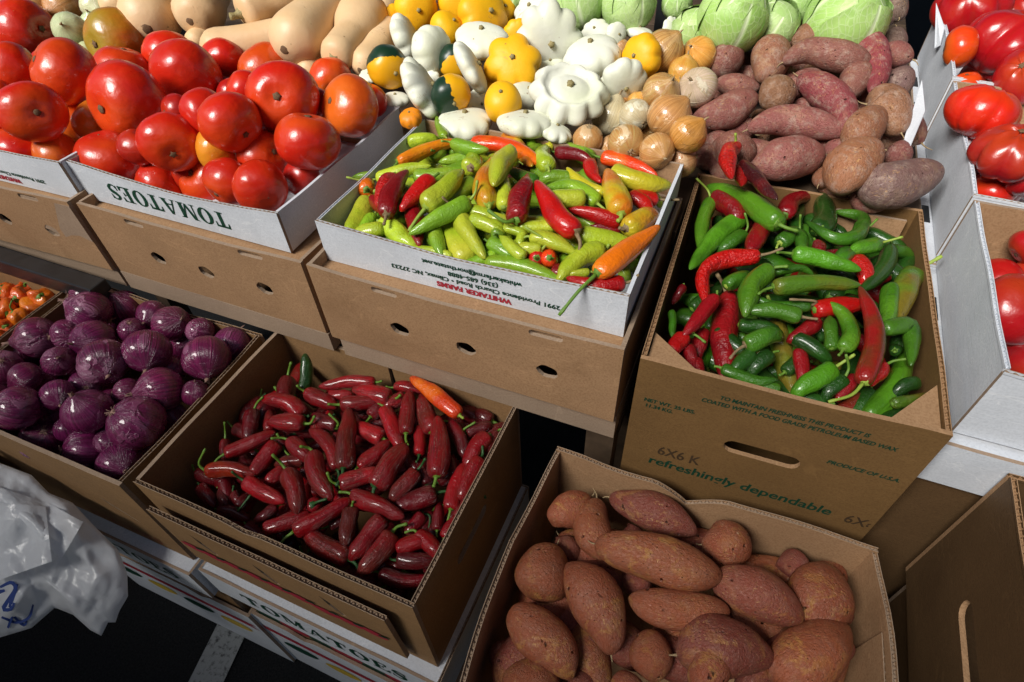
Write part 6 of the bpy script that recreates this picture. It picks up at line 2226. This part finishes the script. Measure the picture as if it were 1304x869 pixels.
def pattypan(crop, cx, cy, r, ax, col='w', h=0.0, n=None, lob=0.10, thick=0.40, crown=0.0, split=None, label=None):
    u, v = px(crop, cx, cy)
    p = at(u, v, Z['B'], h / 100)
    R = r * CROPS[crop][2] * ppm(p)
    rnd = RNG
    A = axis3(*ax)
    n = n or rnd.randint(8, 11)
    ph = rnd.uniform(0, 6.3)
    pr = []
    m = 26
    for i in range(m):
        t = i / (m - 1)
        f = math.pi * (0.012 + 0.976 * t)
        rr = math.sin(f)
        rr = rr ** 0.80
        c = math.cos(f)
        z = (thick * abs(c) ** 0.82 if c > 0 else -thick * 0.95 * abs(c) ** 0.9)
        if crown and c > 0:
            ring = math.exp(-((rr - 0.78) / 0.13) ** 2)
            dip = math.exp(-((rr - 0.55) / 0.10) ** 2)
            z += crown * (0.14 * ring - 0.12 * dip)
        pr.append((rr, z))
    w1, w2 = rnd.uniform(0.02, 0.05), rnd.uniform(0, 6.3)

    def shp(th, t):
        f = math.pi * (0.012 + 0.976 * t)
        e = max(0.0, math.sin(f)) ** 3.0
        g = abs(math.cos(n * th / 2 + ph)) ** 0.75
        return 1 + lob * (g - 0.65) * e * 1.5 + w1 * math.cos(2 * th + w2) + 0.6 * w1 * math.cos(3 * th - w2), 0.10 * lob / 0.1 * 0.25 * (g - 0.6) * e + 0.05 * math.cos(2 * th + ph) * e

    V, F, PT = flip(lathe(R, A, pr, 66, shp))
    o = put('pattypan_squash', mesh('pattypan_squash', V, F, True, PT), MAT['two_tone_squash_skin' if col == 't' else 'squash_skin'], None, p)
    if col == 't':
        sd = unit(RIGHT * split[0] - UP * split[1])
        o['split'] = [float(x) / R * 0.5 for x in sd]
        # ramp is centred on 0.5: shift with the noise mean at 0, see node
        cn = 'two-tone green and yellow'
    else:
        c, c2, cn = PPC[col]
        j = rnd.uniform(0.95, 1.05)
        o.color = (c[0] * j, c[1] * j, c[2] * j, 1)
        o['c2'] = [float(x) for x in c2]
    z0 = pr[0][1] * R
    st = sweep([A * (z0 - 0.05 * R), A * (z0 + 0.10 * R)], prof([0, .5, .9, 1], [0.13 * R, 0.085 * R, 0.095 * R, 0.07 * R]), 10, 5, lambda a, t: 1 + .18 * math.cos(5 * a), True)
    put('stem', mesh('stem', *st[:2], True, st[2]), MAT['stem_squash'], o)
    z1 = pr[-1][1] * R
    bs = sweep([A * (z1 + 0.02 * R), A * (z1 - 0.012 * R)], prof([0, .5, 1], [0.13 * R, 0.12 * R, 0.04 * R]), 10, 4, lambda a, t: 1 + .2 * math.cos(4 * a), True)
    put('blossom_scar', mesh('blossom_scar', *bs[:2], True, bs[2]), MAT['scar_brown'], o)
    register(o, 'PP', cn, 'pattypan squash', p, 'squash', 'pattypan squashes on the back table', label)


for a in [
    ('P1', 335, 250, 142, (0.93, -0.2), 'w', 2.2, 9, .10, .46, 0, None, 'white pattypan standing on edge below the yellow ones'),
    ('P1', 500, 335, 152, (0.82, 0.25), 'w', 2.6, 10, .05, .62, 0, None, 'plump white pattypan standing on edge left of the round yellow one'),
    ('P1', 820, 262, 166, (0.0, -0.55), 'w', 3.2, 11, .05, .48, 0, None, 'flat white pattypan with its stem scar facing up'),
    ('P1', 750, 440, 172, (0.86, -0.42), 'w', 3.6, 9, .08, .34, 0, None, 'white pattypan leaning edgewise over the two-tone squashes'),
    ('P1', 445, 585, 205, (0.84, -0.42), 'w', 2.0, 10, .15, .36, 0, None, 'large scalloped white pattypan leaning beside the tomatoes'),
    ('P1', 715, 790, 172, (0.0, -0.72), 'w', 0.0, 9, .08, .42, 0, None, None),
    ('P1', 1095, 795, 172, (0.05, -0.8), 'w', 1.2, 9, .10, .42, 0, None, 'white pattypan at the back rim of the pepper tray'),
    ('P1', 790, 665, 92, (0.8, 0.2), 'w', -0.6, 8, .08, .4, 0, None, None),
    ('P2', 320, 610, 236, (0.06, -0.42), 'w', 2.6, 10, .16, .36, 1.0, None, 'big white pattypan with a raised crown-like scalloped rim'),
    ('P2', 195, 245, 208, (0.12, 0.72), 'w', 3.6, 8, .15, .50, 0, None, 'big white pattypan turned upside down with lobed edge'),
    ('P2', 470, 368, 182, (-0.2, -0.62), 'w', 2.6, 9, .07, .55, 0, None, 'white pattypan between the crowned one and the round yellow one'),
    ('P2', 670, 520, 152, (0.15, 0.85), 'w', 1.8, 8, .10, .50, 0, None, 'white pattypan lying upside down above the onions'),
    ('P2', 492, 212, 95, (-0.3, -0.3), 'w', 1.4, 9, .10, .45, 0, None, None), ('P2', 622, 225, 74, (0.4, 0.3), 'w', 1.2, 8, .05, .55, 0, None, None),
    ('P1', 1150, 72, 132, (-0.5, -0.25), 'w', 2.4, 9, .12, .42, 0, None, 'small white pattypan at the top beside the cabbages'),
    ('P2', 205, 415, 96, (-0.1, -0.3), 'w', 0.4, 9, .08, .42, 0, None, None), ('P2', 45, 625, 118, (0.3, -0.5), 'w', 0, 8, .05, .6, 0, None, None), ('P2', 235, 845, 112, (0.3, -0.7), 'w', 0.4, 9, .14, .42, 0, None, None),
    ('P1', 435, 170, 70, (0.2, -0.5), 'w', 0, 8, .1, .4, 0, None, None), ('P1', 500, 515, 60, (-0.2, 0.2), 'w', 0, 8, .1, .4, 0, None, None), ('P2', 975, 175, 62, (0.5, 0.2), 'w', 1.0, 8, .12, .4, 0, None, None), ('P2', 770, 215, 90, (0.1, -0.8), 'w', 0.2, 8, .08, .4, 0, None, None),
    ('P1', 270, 640, 90, (0, -0.7), 'w', -0.8, 9, .08, .4, 0, None, None), ('P1', 100, 490, 60, (0, -0.4), 'w', 0.0, 9, .08, .4, 0, None, None),
    ('P1', 400, 55, 140, (0.3, 0.55), 'y', 3.0, 8, .06, .72, 0, None, 'yellow pattypan uppermost beside the butternut necks'), ('P1', 262, 115, 80, (0.6, 0.2), 'y', 1.2, 7, .08, .6, 0, None, None),
    ('P1', 690, 10, 145, (0.1, 0.6), 'y', 3.0, 8, .07, .62, 0, None, None), ('P1', 595, 188, 106, (0.6, -0.25), 'y', 2.2, 7, .02, .85, 0, None, 'round smooth yellow pattypan among white ones'),
    ('P1', 825, 105, 165, (0.55, 0.1), 'y', 2.4, 6, .12, .62, 0, None, 'lobed yellow pattypan behind the flat white one'), ('P1', 950, 60, 92, (0.4, 0.1), 'y', 1.6, 8, .08, .6, 0, None, None),
    ('P1', 1020, 410, 172, (-0.05, 0.05), 'y', 2.6, 6, .17, .62, 0, None, 'large lobed yellow pattypan with a dark star-shaped scar'), ('P1', 955, 660, 122, (-0.1, -0.2), 'y', 2.8, 6, .01, 1.0, 0, None, 'smooth egg-shaped yellow pattypan in the middle'),
    ('P2', 792, 362, 132, (-0.7, 0.25), 'y', 3.0, 7, .07, .72, 0, None, 'yellow pattypan beside the black pole'), ('P1', 1045, 205, 80, (0, 0.5), 'y', 1.0, 7, .08, .6, 0, None, None),
    ('P1', 620, 610, 128, (0.3, 0.75), 't', 3.0, 8, .02, .80, 0, (-0.85, 0.45), 'two-tone squash, dark green lower left half and yellow upper half'), ('P1', 222, 430, 132, (0.5, 0.6), 't', 2.6, 7, .03, .95, 0, (-0.2, -0.95), 'two-tone squash, dark green above and yellow below, by the tomatoes'),
    ('P1', 650, 400, 108, (0.3, 0.5), 't', 1.4, 8, .03, .8, 0, (-0.5, -0.85), 'two-tone squash behind the leaning white pattypan'),
    ('P1', 368, 758, 72, (-0.1, -0.45), 'o', 0.6, 8, .08, .72, 0, None, 'small orange squash in the corner between the two trays'),
    ('P1', 560, 420, 90, (0, -0.6), 'w', -1, 8, .08, .4, 0, None, None), ('P1', 880, 540, 90, (0, -0.6), 'y', -0.8, 8, .08, .6, 0, None, None), ('P2', 560, 560, 90, (0, -0.6), 'w', -1.2, 8, .08, .4, 0, None, None), ('P1', 740, 260, 90, (0, -0.6), 'y', -0.6, 8, .08, .6, 0, None, None)]:
    pattypan(a[0], a[1], a[2], a[3], a[4], a[5], a[6], a[7], a[8], a[9], a[10], a[11], a[12])


# ---- cabbages ----
def cabbage(crop, cx, cy, r, h=0.0, tint=(0.42, 0.58, 0.22), label=None, turn=(0.1, -0.6)):
    u, v = px(crop, cx, cy)
    p = at(u, v, Z['B'], h / 100)
    R = r * CROPS[crop][2] * ppm(p)
    rnd = RNG
    core = lathe(R * 0.955, axis3(*turn), [(math.sin(math.pi * (0.02 + 0.96 * i / 15)), math.cos(math.pi * (0.02 + 0.96 * i / 15)) * 0.93) for i in range(16)], 24)
    o = put('cabbage', mesh('cabbage', core[0], flip(core)[1], True, core[2]), MAT['cabbage_leaf'], None, p)
    o.color = (*tint, 1)
    A0, n, b = frame(axis3(*turn))
    for k in range(7):
        th0 = 2 * math.pi * k / 7 * 3 + rnd.uniform(-0.3, 0.3)
        side = n * math.cos(th0) + b * math.sin(th0)
        base = unit(-A0 * 0.9 + side * 0.45)          # leaf grows from the stalk over the head
        tipd = unit(A0 * rnd.uniform(0.55, 0.95) + side * 0.55)
        mid = unit(side + A0 * 0.05)
        lat = unit(np.cross(mid, A0))
        rr = R * (0.965 + 0.010 * k)
        NU, NV = 17, 17
        V, PT, F = [], [], []
        for i in range(NV):
            t = i / (NV - 1)
            c0 = unit(base * (1 - t) ** 2 + mid * 2 * t * (1 - t) * 1.1 + tipd * t * t)
            wid = 1.15 * math.sin(math.pi * min(1, 0.12 + 0.80 * t)) ** 0.6
            for jx in range(NU):
                q = 2 * jx / (NU - 1) - 1
                d = unit(c0 * math.cos(q * wid) + lat * math.sin(q * wid))
                edge = max(abs(q), max(0, (t - 0.6) / 0.4))
                ruf = 0.006 * math.sin(9 * q + 4 * t + k) * edge
                lift = 0.030 * (max(0, edge - 0.72) / 0.28) ** 1.5 * (1 + math.sin(5 * q + 7 * t + 2 * k))
                rib = 0.012 * math.exp(-(q / 0.06) ** 2) * (1 - 0.7 * t)
                V.append(d * (rr + R * (ruf + lift + rib)))
                PT.append((q, t, 0))
        for i in range(NV - 1):
            for jx in range(NU - 1):
                F.append((i * NU + jx, i * NU + jx + 1, (i + 1) * NU + jx + 1, (i + 1) * NU + jx))
        lf = put('leaf', mesh('leaf', V, F, True, PT), MAT['cabbage_leaf'], o)
        j = rnd.uniform(0.85, 1.15)
        lf.color = (tint[0] * j, tint[1] * j, tint[2] * j, 1)
    register(o, 'CB', '', 'green cabbage', p, 'cabbage', 'green cabbages on the back table', label)


cabbage('C1', 362, 118, 218, 4.0, (0.36, 0.55, 0.17), 'large green cabbage in front, above the onions and sweet potatoes', (0.2, -0.5))
cabbage('C1', 115, 190, 135, 1.6, (0.40, 0.52, 0.22), 'small cabbage half hidden left of the front cabbage', (-0.3, -0.3))
cabbage('C1', 630, 165, 155, 2.0, (0.44, 0.58, 0.28), 'cabbage between the front one and the sweet potato heap', (0.2, -0.3))
cabbage('C1', 770, 10, 145, 3.0, (0.44, 0.60, 0.28), 'cabbage at the top edge between two others', (0.0, -0.4))
cabbage('C1', 1085, 140, 250, 3.2, (0.38, 0.56, 0.18), 'broad cabbage behind the topmost sweet potatoes', (0.3, -0.4))
cabbage('C1', 10, 25, 95, 2.2, (0.30, 0.48, 0.16), 'darker green cabbage just right of the black pole', (-0.2, -0.3))  # tinted darker green than most of the other cabbages
cabbage('P2', 370, 15, 182, 3.2, (0.50, 0.62, 0.32), 'pale cabbage above the white pattypans', (-0.3, -0.4))
cabbage('P2', 700, 30, 172, 3.2, (0.48, 0.62, 0.30), 'pale cabbage left of the black pole', (0.1, -0.4))
cabbage('P1', 1025, 0, 66, 2.2, (0.50, 0.62, 0.32), 'little bit of cabbage above the yellow pattypans', (0.1, -0.4))
cabbage('P2', 560, 110, 90, 0.0, (0.28, 0.46, 0.14), 'dark cabbage down between the two pale ones', (0.1, -0.4))
cabbage('C1', 520, -60, 130, 3.0, (0.40, 0.56, 0.22), 'cabbage behind the front one, cut by the top edge', (0.1, -0.4))


# ------------------------------------------------------------------ plastic bag
def bag_mat():
    m, nt, b = newmat('white_plastic')
    q = NB(nt)
    tc = q.n('ShaderNodeTexCoord').outputs['Object']
    b.inputs['Base Color'].default_value = (0.76, 0.78, 0.81, 1)
    b.inputs['Roughness'].default_value = 0.28
    tr = q.n('ShaderNodeBsdfTranslucent')
    tr.inputs['Color'].default_value = (0.8, 0.82, 0.85, 1)
    ms = q.n('ShaderNodeMixShader')
    ms.inputs[0].default_value = 0.4
    q.l(b.outputs[0], ms.inputs[1])
    q.l(tr.outputs[0], ms.inputs[2])
    q.l(ms.outputs[0], nt.nodes['Material Output'].inputs['Surface'])
    b.inputs['Specular IOR Level'].default_value = 0.5
    wv = q.vadd(tc, q.vmul(q.n('ShaderNodeTexNoise').outputs[1], (0.03, 0.03, 0.03)))
    h = q.math('ADD', q.voro(q.vmul(wv, (1.0, 1.0, 0.6)), 26), q.math('MULTIPLY', q.voro(q.vmul(wv, (1.3, 0.8, 0.8)), 60), 0.4))
    q.l(q.bump(h, 0.28, 0.010), b.inputs['Normal'])
    MAT['white_plastic'] = m


bag_mat()


def bag():
    c = at(50, 700, -0.345)
    o = empty('plastic_bag', (c[0], c[1], GZ))
    tag(o, 'crumpled white plastic shopping bag with blue script hanging beside the onion carton', 'bag')
    # outline of the hanging bag in its own plane (facing the viewer), front and back skins with folds
    out = [(-60, 560), (0, 590), (40, 605), (62, 628), (92, 640), (118, 668), (150, 700), (162, 730), (163, 760), (152, 778), (146, 796), (138, 792), (128, 812), (120, 800), (108, 806), (100, 786), (70, 774), (40, 800), (0, 812), (-60, 830)]
    D0 = depth(c)
    n_r, n_a = 44, 150
    CREASE = [(0.6, 75, 0.016, 0.1), (2.5, 58, 0.013, 0.4), (0.9, 38, 0.007, 0.7), (2.1, 27, 0.005, 0.2), (0.3, 17, 0.0026, 0.5)]
    cen = (30, 700)
    poly = np.array(out, float)

    def edge_pt(a):
        d = np.array([math.cos(a), math.sin(a)])
        best = 1e9
        for i in range(len(poly)):
            p, q = poly[i], poly[(i + 1) % len(poly)]
            e = q - p
            den = d[0] * e[1] - d[1] * e[0]
            if abs(den) < 1e-9:
                continue
            w = p - np.array(cen)
            t = (w[0] * e[1] - w[1] * e[0]) / den
            s = (w[0] * d[1] - w[1] * d[0]) / den
            if t > 0 and -1e-6 <= s <= 1 + 1e-6:
                best = min(best, t)
        return best
    V, F = [], []
    for side in (0, 1):
        for i in range(n_r):
            k = i / (n_r - 1)
            for j in range(n_a):
                a = 2 * math.pi * j / n_a
                r = edge_pt(a) * k
                u, v = cen[0] + r * math.cos(a), cen[1] + r * math.sin(a)
                d = ray(u, v)
                puff = 0.036 * (1 - k * k) ** 0.6
                x, y = u / 40.0, v / 40.0
                wx = u + 9 * noise.noise(Vector((x * 0.8, y * 0.8, 3 + side)))
                wy = v + 9 * noise.noise(Vector((x * 0.8, y * 0.8, 9 + side)))
                fold = 0.0
                for (an, wl, am, ph_) in CREASE:
                    q = (wx * math.cos(an) + wy * math.sin(an)) / wl + ph_ + 0.35 * noise.noise(Vector((x * 0.5, y * 0.5, an * 5)))
                    tri = abs((q % 1.0) - 0.5) * 2
                    fold += am * (tri - 0.5) * (0.55 + 0.9 * noise.noise(Vector((x * 0.7, y * 0.7, wl))))
                fold += 0.012 * noise.noise(Vector((x * 0.9, y * 0.7, side * 7)))
                dd = D0 - 0.02 + (-(puff + fold * (1 - k ** 6)) if side == 0 else puff * 0.8)
                V.append(CAM + d * (dd / np.dot(d, FWD)) - np.array([c[0], c[1], GZ]))
        b = side * n_r * n_a
        for i in range(n_r - 1):
            for j in range(n_a):
                j2 = (j + 1) % n_a
                f = (b + i * n_a + j, b + i * n_a + j2, b + (i + 1) * n_a + j2, b + (i + 1) * n_a + j)
                F.append(f if side else tuple(reversed(f)))
    me = mesh('body', V, F, True)
    bo = put('body', me, MAT['white_plastic'], o)
    # overlapping folded flap with a stitched hem
    bvh = BVHTree.FromPolygons([tuple(v) for v in V], F)
    base = np.array([c[0], c[1], GZ])

    def on_bag(u, v, off):
        d = ray(u, v)
        h = bvh.ray_cast(Vector(CAM - base), Vector(d))
        if h[0] is None:
            return None
        return np.array(h[0]) - d * off

    def patch(name, quad, off, curl, mat, nu=12):
        PV, PF = [], []
        for i in range(nu):
            for j in range(nu):
                s, t = i / (nu - 1), j / (nu - 1)
                u = (quad[0][0] * (1 - s) + quad[1][0] * s) * (1 - t) + (quad[3][0] * (1 - s) + quad[2][0] * s) * t
                v = (quad[0][1] * (1 - s) + quad[1][1] * s) * (1 - t) + (quad[3][1] * (1 - s) + quad[2][1] * s) * t
                p = on_bag(u, v, off + curl * t * t + 0.004 * math.sin(5 * s + 3 * t))
                if p is None:
                    d = ray(u, v)
                    p = CAM - base + d * ((D0 - 0.06) / np.dot(d, FWD))
                PV.append(p)
        for i in range(nu - 1):
            for j in range(nu - 1):
                PF.append((i * nu + j, i * nu + j + 1, (i + 1) * nu + j + 1, (i + 1) * nu + j))
        return put(name, mesh(name, PV, PF, True), MAT[mat], o)
    patch('folded_flap', ((-20, 615), (60, 640), (106, 665), (78, 712)), 0.004, 0.02, 'white_plastic')
    patch('folded_flap', ((-10, 640), (58, 645), (66, 715), (-10, 742)), 0.010, 0.022, 'white_plastic')
    # blue script strokes printed on the bag
    for st in ([(0, 748), (14, 742), (20, 750), (10, 766), (4, 776), (14, 776), (18, 768)], [(22, 744), (16, 760), (12, 774)], [(2, 786), (20, 792), (36, 786), (42, 770)], [(10, 800), (16, 786), (30, 796), (34, 790)], [(-14, 770), (-4, 756), (6, 752)]):
        pts = [on_bag(u, v, 0.0015) for u, v in [tuple(q[:2]) for q in catmull([(a, b2, 0) for a, b2 in st], np.linspace(0, 1, 18))]]
        pts = [p for p in pts if p is not None]
        if len(pts) < 3:
            continue
        LV, LF = [], []
        for i, p in enumerate(pts):
            t = unit(pts[min(i + 1, len(pts) - 1)] - pts[max(i - 1, 0)])
            sd = unit(np.cross(t, FWD)) * (0.0016 + 0.0016 * math.sin(math.pi * i / (len(pts) - 1)))
            LV += [p - sd, p + sd]
        for i in range(len(pts) - 1):
            LF.append((2 * i, 2 * i + 1, 2 * i + 3, 2 * i + 2))
        put('blue_script', mesh('blue_script', LV, LF, True), MAT['print_blue'], o)


bag()
wl = tray('white_carton', 'white lid edge showing above the plastic bag', 'carton', -0.42, -0.330, -0.262, 0.40, 0.06, 0.06, 0.0, 'white_board', th=0.004, opts={k: dict(flute=False) for k in ('front_panel', 'back_panel', 'left_panel', 'right_panel')}, top_panel=0.059)


# ------------------------------------------------------------------ labels: what each thing is and where it lies
ORD = ['first', 'second', 'third', 'fourth', 'fifth', 'sixth', 'seventh', 'eighth', 'ninth', 'tenth', 'eleventh', 'twelfth', 'thirteenth', 'fourteenth', 'fifteenth', 'sixteenth', 'seventeenth', 'eighteenth', 'nineteenth', 'twentieth', 'twenty-first', 'twenty-second']
PLACE = {'W': ('white address tray', 7), 'G': ('waxed pepper carton', 7), 'J': ('red jalapeno carton', 8), 'O': ('red onion carton', 6), 'H': ('habanero carton', 4), 'T': ('middle tomato tray', 5), 'TL': ('leftmost tomato tray', 3),
         'R': ('right-hand tomato trays', 5), 'RN': ('nearest right-hand tray', 2), 'S': ('front sweet potato carton', 5), 'SP': ('back sweet potato heap', 6), 'PP': ('squash heap', 6), 'YO': ('back table', 5), 'BN': ('back table', 3), 'CB': ('back table', 3)}
for bn, (place, rows) in PLACE.items():
    its = [i for i in ITEMS if i[1] == bn]
    its.sort(key=lambda i: -i[4][1])
    per = math.ceil(len(its) / rows)
    for r in range(rows):
        row = sorted(its[r * per:(r + 1) * per], key=lambda i: i[4][0])
        for k, it in enumerate(row):
            if it[5]:
                it[0]['label'] = it[5]
            else:
                w = (it[2] + ' ' if it[2] else '') + it[3]
                rw = 'back' if r == 0 else ('front' if r == rows - 1 else ORD[r])
                it[0]['label'] = '%s, %s from left in %s row of %s' % (w, ORD[k], rw, place)
